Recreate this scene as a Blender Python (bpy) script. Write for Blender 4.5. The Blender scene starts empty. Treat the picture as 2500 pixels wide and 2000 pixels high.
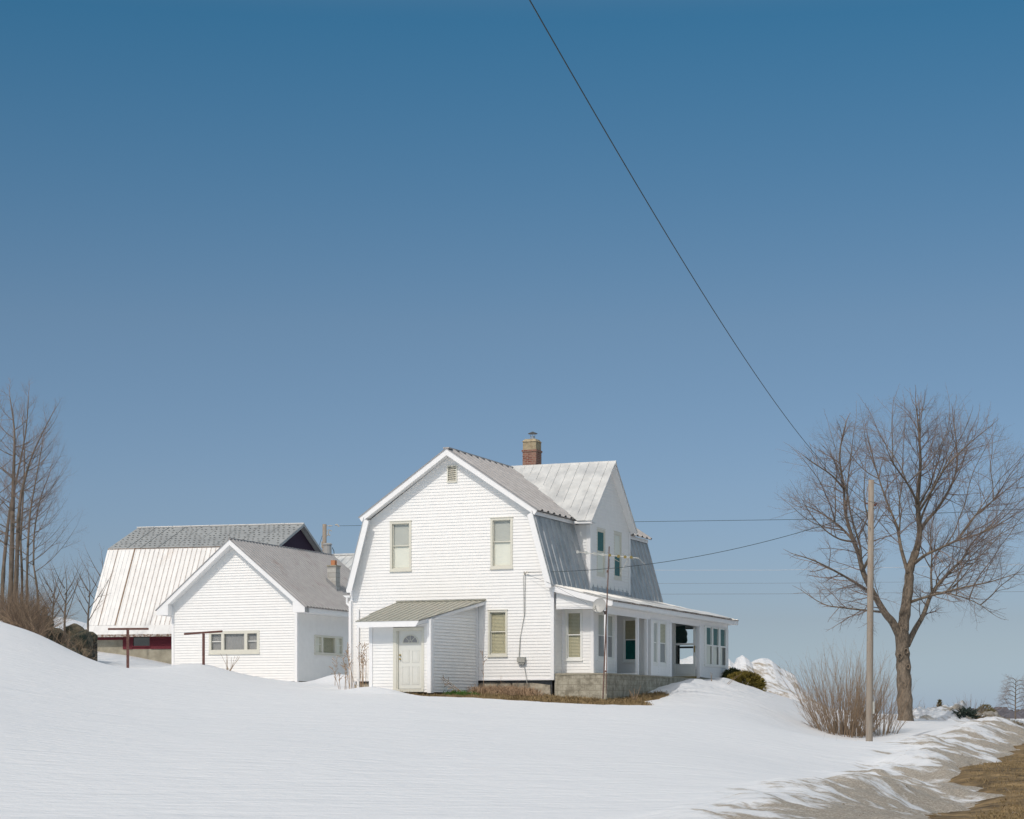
import bpy, math, random
import numpy as np
from mathutils import Vector as V3
R = math.radians
C = bpy.context.scene.collection
# ------------------------------------------------------------------ camera, sky, sun
ZO = 1.7                      # eye height of the camera above the road
F = 4800.0; HX = 1250.0; HY = 1742.0
cam = bpy.data.cameras.new('camera'); co = bpy.data.objects.new('camera', cam); C.objects.link(co)
co.location = (0, 0, ZO); co.rotation_euler = (R(90), 0, 0)
cam.sensor_width = 36; cam.lens = 36 * F / 2500; cam.shift_y = 742 / 2500
cam.clip_start = 0.5; cam.clip_end = 9000
bpy.context.scene.camera = co
SUN_EL = 44.0
SD = V3((-.552, -.834, 0)).normalized() * math.cos(R(SUN_EL)); SD.z = math.sin(R(SUN_EL))
w = bpy.data.worlds.new('World'); bpy.context.scene.world = w; w.use_nodes = True
nt = w.node_tree; bg = nt.nodes['Background']
sky = nt.nodes.new('ShaderNodeTexSky'); sky.sky_type = 'NISHITA'; sky.sun_disc = False
sky.sun_elevation = R(SUN_EL); sky.sun_rotation = math.atan2(SD.x, SD.y)
sky.altitude = 300; sky.air_density = 1.0; sky.dust_density = 0.6; sky.ozone_density = 2.2
# sky tint: deep blue at the top of the view, grey-blue (not yellow) down at the horizon
wtc = nt.nodes.new('ShaderNodeTexCoord'); wsp = nt.nodes.new('ShaderNodeSeparateXYZ'); nt.links.new(wtc.outputs['Generated'], wsp.inputs[0])
wr_ = nt.nodes.new('ShaderNodeValToRGB'); nt.links.new(wsp.outputs[2], wr_.inputs[0]); el = wr_.color_ramp.elements
EX = 2 ** .50
RAMP = [(p_, tuple(q_ * EX for q_ in c_)) for p_, c_ in [(0, (.60, .77, 1.22)), (.016, (.59, .72, 1.05)), (.033, (.585, .655, .87)), (.047, (.58, .615, .778)), (.113, (.64, .686, .785)), (.194, (.635, .724, .765)), (.334, (.30, .71, .80))]]
RAMP += [(.45, (2.2, 1.9, 1.5)), (.60, (8.6, 6.0, 3.6)), (1, (9.2, 6.5, 3.9))]  # unseen upper sky boosted and warmed as added fill for shaded walls
while len(el) < len(RAMP): el.new(.5)
for e_, (p_, c_) in zip(el, RAMP): e_.position = p_; e_.color = (c_[0] / 16, c_[1] / 16, c_[2] / 16, 1)
wm = nt.nodes.new('ShaderNodeVectorMath'); wm.operation = 'MULTIPLY'; nt.links.new(sky.outputs[0], wm.inputs[0]); nt.links.new(wr_.outputs[0], wm.inputs[1])
nt.links.new(wm.outputs[0], bg.inputs[0]); bg.inputs[1].default_value = 0.15
ws = nt.nodes.new('ShaderNodeVectorMath'); ws.operation = 'SCALE'; ws.inputs['Scale'].default_value = 16 * .09 / .15
nt.links.new(wm.outputs[0], ws.inputs[0]); nt.links.new(ws.outputs[0], bg.inputs[0])
sl = bpy.data.lights.new('sun', 'SUN'); so = bpy.data.objects.new('sun', sl); C.objects.link(so)
sl.energy = 2.55; sl.angle = R(0.5); sl.color = (1, .96, .895)
so.rotation_euler = SD.to_track_quat('Z', 'Y').to_euler(); so.location = (-20, -20, 40)
vs = bpy.context.scene.view_settings
vs.view_transform = 'Standard'; vs.look = 'None'; vs.gamma = 1; vs.exposure = -0.50
bpy.context.scene.cycles.max_bounces = 8; bpy.context.scene.cycles.transparent_max_bounces = 16

# ------------------------------------------------------------------ mesh helpers
def tag(o, label=None, cat=None, group=None, kind=None):
    if label: o['label'] = label
    if cat: o['category'] = cat
    if group: o['group'] = group
    if kind: o['kind'] = kind
    return o
ZB = {}
def thing(name, label, cat, loc, rotz=0, group=None):
    """Empty at the base of a thing; parts are written in its frame with z measured from zero level"""
    o = bpy.data.objects.new(name, None); C.objects.link(o)
    o.location = loc; o.rotation_euler = (0, 0, rotz); o.empty_display_size = .3
    return tag(o, label, cat, group)
class MB:
    def __init__(s): s.v = []; s.f = []; s.mi = []; s.cur = 0
    def poly(s, pts):
        n = len(s.v); s.v += [tuple(p) for p in pts]; s.f.append(tuple(range(n, n + len(pts)))); s.mi.append(s.cur)
    def prism(s, pts, ext):
        n = len(s.v); k = len(pts); e = V3(ext)
        s.v += [tuple(p) for p in pts] + [tuple(V3(p) + e) for p in pts]
        s.f.append(tuple(range(n, n + k))); s.f.append(tuple(range(n + 2 * k - 1, n + k - 1, -1))); s.mi += [s.cur] * 2
        for i in range(k):
            j = (i + 1) % k; s.f.append((n + i, n + j, n + k + j, n + k + i)); s.mi.append(s.cur)
    def box(s, x0, x1, y0, y1, z0, z1):
        s.prism([(x0, y0, z0), (x1, y0, z0), (x1, y1, z0), (x0, y1, z0)], (0, 0, z1 - z0))
    def tube(s, pts, rad, n=6, cap=True):
        pts = [V3(p) for p in pts]
        if not hasattr(rad, '__len__'): rad = [rad] * len(pts)
        base = len(s.v); up = V3((0, 0, 1)); pa = None
        for i, p in enumerate(pts):
            d = (pts[min(i + 1, len(pts) - 1)] - pts[max(i - 1, 0)])
            if d.length < 1e-9: d = V3((0, 0, 1))
            d.normalize()
            if pa is None:
                a = d.cross(up)
                if a.length < .3: a = d.cross(V3((1, 0, 0)))
            else: a = pa - d * pa.dot(d)
            if a.length < 1e-6: a = d.cross(V3((.3, 1, .2)))
            a.normalize(); pa = a; b = d.cross(a)
            for k in range(n):
                t = 2 * math.pi * k / n
                s.v.append(tuple(p + (a * math.cos(t) + b * math.sin(t)) * rad[i]))
        for i in range(len(pts) - 1):
            for k in range(n):
                q = base + i * n + k; r = base + i * n + (k + 1) % n
                s.f.append((q, r, r + n, q + n)); s.mi.append(s.cur)
        if cap:
            s.f.append(tuple(range(base + n - 1, base - 1, -1))); s.mi.append(s.cur)
            e = base + (len(pts) - 1) * n; s.f.append(tuple(range(e, e + n))); s.mi.append(s.cur)
    def build(s, name, mat, parent=None, smooth=False, loc=None):
        me = bpy.data.meshes.new(name); vv = s.v
        root = parent
        while root is not None and root.parent is not None: root = root.parent
        if root is not None and root.name in ZB:
            zb = ZB[root.name]; vv = [(x, y, z - zb) for x, y, z in vv]
        me.from_pydata(vv, [], s.f)
        mats = mat if isinstance(mat, (list, tuple)) else [mat]
        for m in mats: me.materials.append(m)
        if len(mats) > 1: me.polygons.foreach_set('material_index', s.mi)
        if smooth: me.polygons.foreach_set('use_smooth', [True] * len(me.polygons))
        me.update()
        o = bpy.data.objects.new(name, me); C.objects.link(o)
        if parent is not None: o.parent = parent
        if loc is not None: o.location = loc
        return o
def at(px, py, Y):            # the spot at depth Y seen at photo pixel (px, py)
    return V3(((px - HX) / F * Y, Y, ZO + (HY - py) / F * Y))

class Pl:                     # a wall plane: origin, horizontal direction, outward normal
    def __init__(s, o, d, n): s.o = V3(o); s.d = V3(d).normalized(); s.n = V3(n).normalized()
    ks = 1
    def p(s, a, z, k=0): q = s.o + s.d * a + s.n * (k * s.ks); return V3((q.x, q.y, z))
    def box(s, mb, a0, a1, z0, z1, k0, k1):
        mb.prism([s.p(a0, z0, k0), s.p(a1, z0, k0), s.p(a1, z1, k0), s.p(a0, z1, k0)], s.n * ((k1 - k0) * s.ks))
    def pr(s, mb, pts, k0, k1): mb.prism([s.p(a, z, k0) for a, z in pts], s.n * (k1 - k0))

def span(poly, z):
    xs = []
    for i in range(len(poly)):
        (a, p), (b, q) = poly[i], poly[(i + 1) % len(poly)]
        if abs(p - q) < 1e-9:
            if abs(p - z) < 1e-6: xs += [a, b]
        elif min(p, q) - 1e-7 <= z <= max(p, q) + 1e-7: xs.append(a + (b - a) * (z - p) / (q - p))
    return (min(xs), max(xs)) if xs else None
def siding(mb, pl, poly, holes=(), exp=.113, dep=.019, zs=None):
    z0 = min(p[1] for p in poly); z1 = max(p[1] for p in poly)
    if zs is None: zs = z0
    brk = {z0, z1} | {p[1] for p in poly}
    for h in holes: brk |= {h[2], h[3]}
    k = math.floor((z0 - zs) / exp)
    while zs + k * exp < z1: brk.add(zs + k * exp); k += 1
    zz = sorted(z for z in brk if z0 - 1e-6 <= z <= z1 + 1e-6)
    zz = [z for i, z in enumerate(zz) if i == 0 or z - zz[i - 1] > 1e-4]
    for za, zb in zip(zz[:-1], zz[1:]):
        zm = (za + zb) / 2; c0 = zs + math.floor((zm - zs) / exp) * exp
        off = lambda z: dep * (1 - (z - c0) / exp) + .002
        A = span(poly, za + 1e-6); B = span(poly, zb - 1e-6)
        if not A or not B: continue
        cuts = sorted((h[0], h[1]) for h in holes if h[2] < zm < h[3])
        segs = []; la, lb = A[0], B[0]
        for c in cuts: segs.append((la, lb, c[0], c[0])); la = lb = c[1]
        segs.append((la, lb, A[1], B[1]))
        for (pa, pb, qa, qb) in segs:
            if qa - pa < 1e-4 and qb - pb < 1e-4: continue
            mb.poly([pl.p(pa, za, off(za)), pl.p(qa, za, off(za)), pl.p(qb, zb, off(zb)), pl.p(pb, zb, off(zb))])
            if abs(za - c0) < 1e-4:
                mb.poly([pl.p(pa, za, 0), pl.p(qa, za, 0), pl.p(qa, za, off(za)), pl.p(pa, za, off(za))])
def corrugated(mb, o, S, T, N, poly, pitch, h, th=.02, prof=((0, 0), (.22, 0), (.42, 1), (.78, 1))):
    o = V3(o); S = V3(S).normalized(); T = V3(T).normalized(); N = V3(N).normalized()
    P = lambda s, t, k=0: o + S * s + T * t + N * k
    mb.prism([P(s, t, -.004) for s, t in poly], N * -th)
    a = min(p[0] for p in poly); b = max(p[0] for p in poly); pts = []; s = a; k = 0
    while s < b:
        pts.append((s, prof[k % 4][1] * h)); k += 1; s = a + (k // 4) * pitch + prof[k % 4][0] * pitch
    pts.append((b, 0)); fl = [(t, q) for q, t in poly]
    for (p, hp), (q, hq) in zip(pts[:-1], pts[1:]):
        A = span(fl, min(p + 1e-5, b)); B_ = span(fl, max(q - 1e-5, a))
        if A and B_: mb.poly([P(p, A[0], hp), P(q, B_[0], hq), P(q, B_[1], hq), P(p, A[1], hp)])
def ribsheet(mb, o, S, T, N, poly, pitch, rw=.03, rh=.02, th=.02, s0=0, jit=0, skip=0):
    """metal sheet over convex poly (s,t); ribs run along t"""
    o = V3(o); S = V3(S).normalized(); T = V3(T).normalized(); N = V3(N).normalized()
    P = lambda s, t, k=0: o + S * s + T * t + N * k
    mb.prism([P(s, t) for s, t in poly], N * -th)
    a = min(p[0] for p in poly); b = max(p[0] for p in poly)
    s = s0 + math.ceil((a - s0) / pitch) * pitch
    while s < b:
        sp = span([(t, q) for q, t in poly], s)
        if sp and sp[1] - sp[0] > .02:
            t0, t1 = sp
            mb.prism([P(s - rw, t0, .001), P(s + rw, t0, .001), P(s + rw * .45, t0, rh), P(s - rw * .45, t0, rh)], T * (t1 - t0))
        s += pitch + random.uniform(-jit, jit)

# ------------------------------------------------------------------ materials
def mat(name, col, rough=.6, metal=0, var=.0, vscale=4, bump=0, bscale=20, stretch=(1, 1, 1), col2=None, fac=(.45, .6), spec=.3, v2=None):
    m = bpy.data.materials.new(name); m.use_nodes = True; n = m.node_tree.nodes; l = m.node_tree.links
    b = n['Principled BSDF']; b.inputs['Roughness'].default_value = rough; b.inputs['Metallic'].default_value = metal
    b.inputs['Specular IOR Level'].default_value = spec
    tc = n.new('ShaderNodeTexCoord'); mp = n.new('ShaderNodeMapping'); l.new(tc.outputs['Object'], mp.inputs[0])
    mp.inputs['Scale'].default_value = stretch
    base = None
    rgb = n.new('ShaderNodeRGB'); rgb.outputs[0].default_value = (*col, 1); base = rgb.outputs[0]
    if col2 is not None:
        t = n.new('ShaderNodeTexNoise'); t.inputs['Scale'].default_value = vscale; t.inputs['Detail'].default_value = 8; t.inputs['Roughness'].default_value = .65
        l.new(mp.outputs[0], t.inputs['Vector'])
        r = n.new('ShaderNodeMapRange'); r.inputs[1].default_value = fac[0]; r.inputs[2].default_value = fac[1]
        l.new(t.outputs[0], r.inputs[0])
        x = n.new('ShaderNodeMix'); x.data_type = 'RGBA'; l.new(r.outputs[0], x.inputs[0]); l.new(base, x.inputs[6]); x.inputs[7].default_value = (*col2, 1)
        base = x.outputs[2]
    if var:
        t = n.new('ShaderNodeTexNoise'); t.inputs['Scale'].default_value = v2 or vscale * 3.1; t.inputs['Detail'].default_value = 6
        l.new(mp.outputs[0], t.inputs['Vector'])
        r = n.new('ShaderNodeMapRange'); r.inputs[1].default_value = .3; r.inputs[2].default_value = .7
        r.inputs[3].default_value = 1 - var; r.inputs[4].default_value = 1 + var
        l.new(t.outputs[0], r.inputs[0])
        x = n.new('ShaderNodeVectorMath'); x.operation = 'SCALE'; l.new(base, x.inputs[0]); l.new(r.outputs[0], x.inputs['Scale']); base = x.outputs[0]
    l.new(base, b.inputs['Base Color'])
    if bump:
        t = n.new('ShaderNodeTexNoise'); t.inputs['Scale'].default_value = bscale; t.inputs['Detail'].default_value = 6
        l.new(mp.outputs[0], t.inputs['Vector'])
        bp = n.new('ShaderNodeBump'); bp.inputs['Strength'].default_value = 1; bp.inputs['Distance'].default_value = bump
        l.new(t.outputs[0], bp.inputs['Height']); l.new(bp.outputs[0], b.inputs['Normal'])
    m['out'] = 1
    return m
def glass_mat():
    m = bpy.data.materials.new('window_glass'); m.use_nodes = True; n = m.node_tree.nodes; l = m.node_tree.links
    n.remove(n['Principled BSDF']); o = n['Material Output']
    t = n.new('ShaderNodeBsdfTransparent'); t.inputs[0].default_value = (.955, .965, .955, 1)
    g = n.new('ShaderNodeBsdfGlossy'); g.inputs['Roughness'].default_value = .02
    fr = n.new('ShaderNodeLayerWeight'); pw = n.new('ShaderNodeMath'); pw.operation = 'POWER'; pw.inputs[1].default_value = 5; l.new(fr.outputs['Facing'], pw.inputs[0])
    fr.inputs[0].default_value = .5
    a = n.new('ShaderNodeMath'); a.operation = 'MULTIPLY_ADD'; a.inputs[1].default_value = .35; a.inputs[2].default_value = .04
    l.new(pw.outputs[0], a.inputs[0])
    x = n.new('ShaderNodeMixShader'); l.new(a.outputs[0], x.inputs[0]); l.new(t.outputs[0], x.inputs[1]); l.new(g.outputs[0], x.inputs[2]); l.new(x.outputs[0], o.inputs[0])
    return m
def brick_mat(name, c1, c2, mortar, bw, bh, ms=.02, bump=.004, plane='xz', rough=.85, dirt=None, offset=.5):
    m = bpy.data.materials.new(name); m.use_nodes = True; n = m.node_tree.nodes; l = m.node_tree.links
    b = n['Principled BSDF']; b.inputs['Roughness'].default_value = rough; b.inputs['Specular IOR Level'].default_value = .2
    tc = n.new('ShaderNodeTexCoord'); sp = n.new('ShaderNodeSeparateXYZ'); l.new(tc.outputs['Object'], sp.inputs[0])
    ad = n.new('ShaderNodeMath'); l.new(sp.outputs[0], ad.inputs[0]); l.new(sp.outputs[1], ad.inputs[1])
    cb = n.new('ShaderNodeCombineXYZ'); l.new(ad.outputs[0], cb.inputs[0]); l.new(sp.outputs[2], cb.inputs[1])
    t = n.new('ShaderNodeTexBrick'); l.new(cb.outputs[0], t.inputs['Vector'])
    t.inputs['Color1'].default_value = (*c1, 1); t.inputs['Color2'].default_value = (*c2, 1); t.inputs['Mortar'].default_value = (*mortar, 1)
    t.inputs['Scale'].default_value = 1; t.inputs['Brick Width'].default_value = bw; t.inputs['Row Height'].default_value = bh
    t.inputs['Mortar Size'].default_value = ms; t.inputs['Mortar Smooth'].default_value = .4; t.offset = offset
    ns = n.new('ShaderNodeTexNoise'); ns.inputs['Scale'].default_value = 3.5; ns.inputs['Detail'].default_value = 8; ns.inputs['Roughness'].default_value = .7
    l.new(tc.outputs['Object'], ns.inputs['Vector'])
    r = n.new('ShaderNodeMapRange'); r.inputs[1].default_value = .42; r.inputs[2].default_value = .62; l.new(ns.outputs[0], r.inputs[0])
    x = n.new('ShaderNodeMix'); x.data_type = 'RGBA'; l.new(r.outputs[0], x.inputs[0]); l.new(t.outputs[0], x.inputs[6]); x.inputs[7].default_value = (*(dirt or mortar), 1)
    l.new(x.outputs[2], b.inputs['Base Color'])
    bp = n.new('ShaderNodeBump'); bp.inputs['Distance'].default_value = bump; bp.invert = True; l.new(t.outputs['Fac'], bp.inputs['Height']); l.new(bp.outputs[0], b.inputs['Normal'])
    return m
M = dict(
    siding=mat('white_vinyl_siding', (.83, .825, .805), .55, var=.025, vscale=1.2),
    trim=mat('white_painted_trim', (.83, .83, .825), .5, var=.02, vscale=2),
    cream=mat('cream_trim', (.66, .645, .56), .5, var=.03),
    white_sash=mat('white_sash', (.78, .78, .74), .45),
    gable_metal=mat('grey_ribbed_metal', (.40, .385, .375), .6, .1, var=.10, vscale=1.3, col2=(.32, .30, .29), fac=(.5, .8), stretch=(1, 1, 1)),
    slope_metal=mat('blue_grey_metal', (.40, .42, .43), .45, .2, var=.12, vscale=.8, col2=(.28, .31, .32), fac=(.5, .7)),
    seam_metal=mat('galvanised_pans', (.62, .62, .60), .5, .15, var=.10, vscale=.9, col2=(.44, .45, .45), fac=(.45, .7)),
    porch_metal=mat('old_white_roof_metal', (.72, .71, .68), .5, .1, var=.06, vscale=3, col2=(.36, .22, .14), fac=(.66, .74), stretch=(1, 1, 4)),
    rust=mat('rusty_edge', (.20, .13, .09), .8, 0, var=.3, vscale=9, col2=(.5, .48, .45), fac=(.45, .6)),
    wing_metal=mat('weathered_brown_grey_metal', (.36, .35, .345), .65, .1, var=.10, vscale=1.2, col2=(.26, .22, .205), fac=(.55, .8)),
    vest_metal=mat('olive_grey_metal', (.40, .39, .33), .45, .35, var=.08, vscale=2, col2=(.46, .42, .34), fac=(.55, .75)),
    barn_upper=mat('barn_grey_sheet', (.36, .37, .365), .6, .2, var=.08, vscale=.6, col2=(.30, .31, .31), fac=(.4, .7)),
    barn_white=mat('barn_white_sheet', (.72, .715, .70), .55, .1, var=.07, vscale=.9, col2=(.52, .46, .41), fac=(.6, .85), stretch=(1, 1, .25)),
    maroon=mat('maroon_paint', (.15, .026, .036), .75, 0, var=.25, vscale=3, stretch=(1, 1, 8), bump=.006, bscale=8),
    concrete=mat('old_concrete', (.40, .37, .29), .9, 0, var=.12, vscale=1.1, col2=(.30, .275, .21), fac=(.4, .65), bump=.01, bscale=5),
    stone=mat('foundation_stone', (.44, .395, .31), .95, 0, var=.25, vscale=2.5, col2=(.20, .18, .145), fac=(.42, .62), bump=.04, bscale=4),
    block=brick_mat('concrete_block', (.47, .44, .355), (.42, .395, .315), (.30, .275, .215), .41, .205, .010, dirt=(.24, .22, .17)),
    brick=brick_mat('worn_brick', (.24, .085, .06), (.15, .055, .042), (.38, .32, .26), .21, .075, .010, dirt=(.30, .19, .145)),
    mortar=mat('chimney_render', (.36, .30, .20), .9, 0, var=.2, vscale=3, col2=(.24, .14, .08), fac=(.52, .72), bump=.01, bscale=8),
    flue_block=brick_mat('grey_chimney_block', (.44, .435, .41), (.53, .525, .49), (.28, .26, .22), .9, .205, .014, dirt=(.40, .385, .355)),
    clay=mat('clay_flue', (.50, .22, .11), .8, 0, var=.1, vscale=5),
    tin=mat('bright_tin', (.6, .6, .6), .3, .9, var=.1),
    dark_tin=mat('dark_tin', (.12, .12, .12), .5, .6, var=.2),
    dark=mat('dark_interior', (.02, .022, .022), .9),
    dimroom=mat('dim_interior', (.035, .05, .045), .9),
    shade=mat('roller_shade', (.80, .80, .72), .8, var=.03, vscale=1),
    dimshade=mat('dim_shade', (.50, .51, .475), .8, var=.04, vscale=1),
    blind=mat('tan_blind', (.56, .52, .36), .7, var=.05),
    green_cloth=mat('green_curtain', (.008, .11, .10), .85, var=.3, vscale=3, stretch=(6, 6, 1)),
    grey_curtain=mat('grey_curtain', (.30, .30, .30), .85, var=.12, vscale=2, stretch=(9, 9, 1)),
    door=mat('door_paint', (.68, .68, .63), .45, var=.015),
    brass=mat('brass', (.45, .33, .12), .35, .9),
    plastic=mat('grey_plastic', (.36, .36, .33), .5, var=.05),
    rustred=mat('red_brown_post', (.13, .06, .05), .75, .1, var=.2, vscale=6, col2=(.19, .11, .09), fac=(.5, .7)),
    mast=mat('rusted_mast', (.20, .13, .11), .6, .4, var=.25, vscale=5),
    alu=mat('aluminium', (.62, .61, .55), .4, .6, var=.1),
    dish=mat('dish_grey', (.40, .40, .385), .5, .1, var=.05),
    wood=mat('weathered_pole', (.30, .26, .215), .85, 0, var=.14, vscale=2.5, col2=(.27, .20, .15), fac=(.5, .68), stretch=(6, 6, .5), bump=.006, bscale=6),
    bark=mat('maple_bark', (.205, .165, .125), .95, 0, var=.3, vscale=3, col2=(.11, .09, .07), fac=(.45, .62), stretch=(2, 2, .7), bump=.05, bscale=5),
    bark2=mat('grove_bark', (.17, .135, .105), .95, 0, var=.3, vscale=2, col2=(.09, .08, .06), fac=(.45, .65), stretch=(2, 2, .6), bump=.02, bscale=5),
    twig=mat('twigs', (.21, .165, .145), .9, var=.2, vscale=1),
    bushtwig=mat('tan_stems', (.27, .195, .13), .85, var=.25, vscale=2),
    weed=mat('dry_weed', (.36, .25, .16), .9, var=.25, vscale=5),
    straw=mat('dead_grass', (.24, .175, .09), .95, var=.35, vscale=2, v2=3),
    green=mat('green_shoots', (.07, .16, .03), .8, var=.3, vscale=8),
    yew=mat('golden_evergreen', (.16, .125, .025), .85, var=.5, vscale=2, v2=5),
    scrub=mat('brownish_scrub', (.15, .125, .06), .9, var=.4),
    conifer=mat('conifer_green', (.06, .07, .025), .9, var=.3),
    rock=mat('mossy_boulder', (.13, .11, .075), .95, 0, var=.3, vscale=1.5, col2=(.018, .028, .022), fac=(.42, .6), bump=.05, bscale=3),
    wire=mat('black_wire', (.03, .045, .045), .6), pale_wire=mat('pale_wire', (.5, .5, .5), .5),
    grey_wire=mat('grey_wire', (.16, .18, .20), .6),
    ceramic=mat('insulator', (.45, .43, .38), .35),
    brush=mat('dark_brush_stems', (.13, .095, .07), .95, var=.3, vscale=1.5),
    gable_board=mat('shade_darkened_gable_boards', (.022, .010, .028), .85, var=.4, vscale=3, stretch=(1, 1, 9)),  # boards coloured near-black to imitate shade on the gable end
    woods=mat('far_woods', (.13, .125, .14), 1, var=.3, vscale=.1),
)
M['glass'] = glass_mat()

def boxes(name, m, parent, *groups):
    for g in groups:
        mb = MB()
        for q in g: mb.box(*q)
        mb.build(name, m, parent)

# ------------------------------------------------------------------ noise and terrain
def vnoise(x, y, seed=0):
    xi = np.floor(x).astype(np.int64); yi = np.floor(y).astype(np.int64); fx = x - xi; fy = y - yi
    fx = fx * fx * (3 - 2 * fx); fy = fy * fy * (3 - 2 * fy)
    def h(a, b):
        n = (a * 374761393 + b * 668265263 + seed * 1442695041) & 0xffffffff
        n = ((n ^ (n >> 13)) * 1274126177) & 0xffffffff
        return ((n ^ (n >> 16)) & 0xffff) / 65535.0
    return (h(xi, yi) * (1 - fx) + h(xi + 1, yi) * fx) * (1 - fy) + (h(xi, yi + 1) * (1 - fx) + h(xi + 1, yi + 1) * fx) * fy
def fbm(x, y, o=4, seed=0):
    s = 0; a = .5; t = 0
    for i in range(o): s = s + a * vnoise(x * 2 ** i, y * 2 ** i, seed + i); t += a; a *= .5
    return s / t - .5
# what the lie of the land is: bearing (photo px), height (photo py) and distance
TP = []
def tp(Y, *pp):
    for px, py in pp: TP.append((px, py, Y))
tp(30, (-500, 1960), (0, 1985), (600, 1998), (1250, 2003), (1800, 2005), (2300, 2012), (3000, 2012))
tp(40, (-500, 1760), (0, 1810), (600, 1845), (1250, 1868), (1700, 1888), (2000, 1925), (2200, 1960), (2330, 1975), (2410, 1949), (2600, 1945), (3000, 1945))
tp(47, (2000, 1893), (2200, 1930), (2270, 1925), (2320, 1885), (2600, 1885), (3000, 1885))
tp(52, (-400, 1650), (0, 1715), (500, 1765), (1250, 1790), (1700, 1812), (1950, 1845), (2080, 1868), (2230, 1880), (2290, 1870), (2400, 1866), (3000, 1868))
tp(60, (-400, 1590), (0, 1650), (250, 1692), (500, 1716), (900, 1728), (1250, 1742), (1600, 1752), (1850, 1780), (2050, 1812), (2200, 1815), (2330, 1845), (2500, 1840), (3000, 1845))
tp(67, (-200, 1570), (100, 1615), (400, 1668), (700, 1697), (900, 1704), (1200, 1712), (1400, 1720), (1600, 1727), (1850, 1760), (2122, 1822), (2300, 1812), (2500, 1818))
tp(72, (-200, 1540), (700, 1683), (900, 1691), (1180, 1692), (1350, 1696), (1560, 1704), (1720, 1708), (1850, 1730), (1950, 1770), (2060, 1796), (2200, 1792), (2400, 1795))
tp(80, (-300, 1480), (0, 1526), (60, 1543), (100, 1558), (160, 1588), (215, 1617), (312, 1643), (420, 1631), (497, 1624), (560, 1645), (650, 1664), (725, 1671), (820, 1678), (1650, 1668), (1780, 1672), (1850, 1692), (1920, 1715), (2000, 1748), (2200, 1765), (2400, 1778), (2600, 1800))
tp(90, (0, 1530), (230, 1640), (350, 1635), (560, 1650), (820, 1682), (1250, 1690), (1780, 1688), (1950, 1720), (2100, 1745), (2250, 1757), (2400, 1772), (2600, 1795))
tp(106, (240, 1613), (290, 1604), (340, 1615), (416, 1629))
tp(110, (-300, 1500), (0, 1535), (150, 1570), (500, 1640), (900, 1690), (1800, 1730), (2300, 1765), (2700, 1790))
tp(170, (-400, 1500), (0, 1508), (160, 1510), (500, 1640), (1200, 1725), (2000, 1760), (2600, 1768))
tp(500, (-500, 1690), (500, 1735), (1500, 1752), (2500, 1756), (3200, 1756))
tp(3000, (-500, 1746), (1200, 1747), (3200, 1747))
TPa = np.array(TP, float)
def dom(px, Y): return np.stack([px / 230.0, np.log(Y) * 7.0], -1)
_P = dom(TPa[:, 0], TPa[:, 2]); _h = (HY - TPa[:, 1])          # interpolate the apparent height, then scale by distance
def _k(r2): return np.where(r2 > 1e-12, .5 * r2 * np.log(np.maximum(r2, 1e-12)), 0)
_n = len(_P); _A = np.zeros((_n + 3, _n + 3))
_A[:_n, :_n] = _k(((_P[:, None] - _P[None]) ** 2).sum(-1)) + np.eye(_n) * .05
_A[:_n, _n] = 1; _A[:_n, n1 := _n + 1] = _P[:, 0]; _A[:_n, _n + 2] = _P[:, 1]; _A[_n:, :_n] = _A[:_n, _n:].T
_w = np.linalg.solve(_A, np.concatenate([_h, [0, 0, 0]]))
def land(x, y):
    """height of the land (world z) at x, y"""
    x = np.asarray(x, float); y = np.maximum(np.asarray(y, float), 1.0)
    yy = np.clip(y, 28, 3500); px = np.clip(HX + x / yy * F, -700, 3100)
    q = dom(px, yy).reshape(-1, 2); out = np.zeros(len(q))
    for i in range(0, len(q), 20000):
        s = q[i:i + 20000]; out[i:i + 20000] = _k(((s[:, None] - _P[None]) ** 2).sum(-1)) @ _w[:_n] + _w[_n] + s @ _w[_n + 1:]
    return out.reshape(x.shape) / F * yy + ZO
A0 = R(22.2); HOX, HOY = 1.486, 70.6
def hw(s, v):                 # house frame -> world x, y
    return HOX + s * math.cos(A0) + v * math.sin(A0), HOY - s * math.sin(A0) + v * math.cos(A0)
def hl(x, y):
    dx = x - HOX; dy = y - HOY
    return dx * math.cos(A0) - dy * math.sin(A0), dx * math.sin(A0) + dy * math.cos(A0)
def landz(x, y): return float(land(np.array([x]), np.array([y]))[0])
def gb(x, y, cx, cy, rx, ry, amp): return amp * np.exp(-(((x - cx) / rx) ** 2 + ((y - cy) / ry) ** 2))
def extra(x, y):
    s, v = hl(x, y); e = np.zeros_like(x)
    for (cs, cv, rs, rv, a) in [(2.8, 6.6, .6, .8, .16), (2.8, 8.0, .6, .7, .20), (3.0, 12.0, .7, .9, .12), (3.2, 5.6, .9, .9, .12),
                                (-5.2, -4.4, 1.0, .8, .22), (-4.3, -4.2, .8, .7, .10), (-10.4, 3.4, 1.0, .8, .42), (-9.6, 2.9, .6, .6, .2)]:
        e += gb(s, v, cs, cv, rs, rv, a)
    rough = np.clip(gb(s, v, 3.6, 8.5, 1.8, 4.5, 1), 0, 1)
    e += rough * (.30 * fbm(x * 1.6, y * 1.6, 5, 5) + .10 * np.abs(fbm(x * 4, y * 3, 3, 15))) + gb(x, y, 12.0, 66.0, 3.0, 4.5, -.24)
    e += .10 * fbm(x * .22, y * .16, 3, 8) * np.clip(y / 40, 0, 1)
    return e
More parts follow.
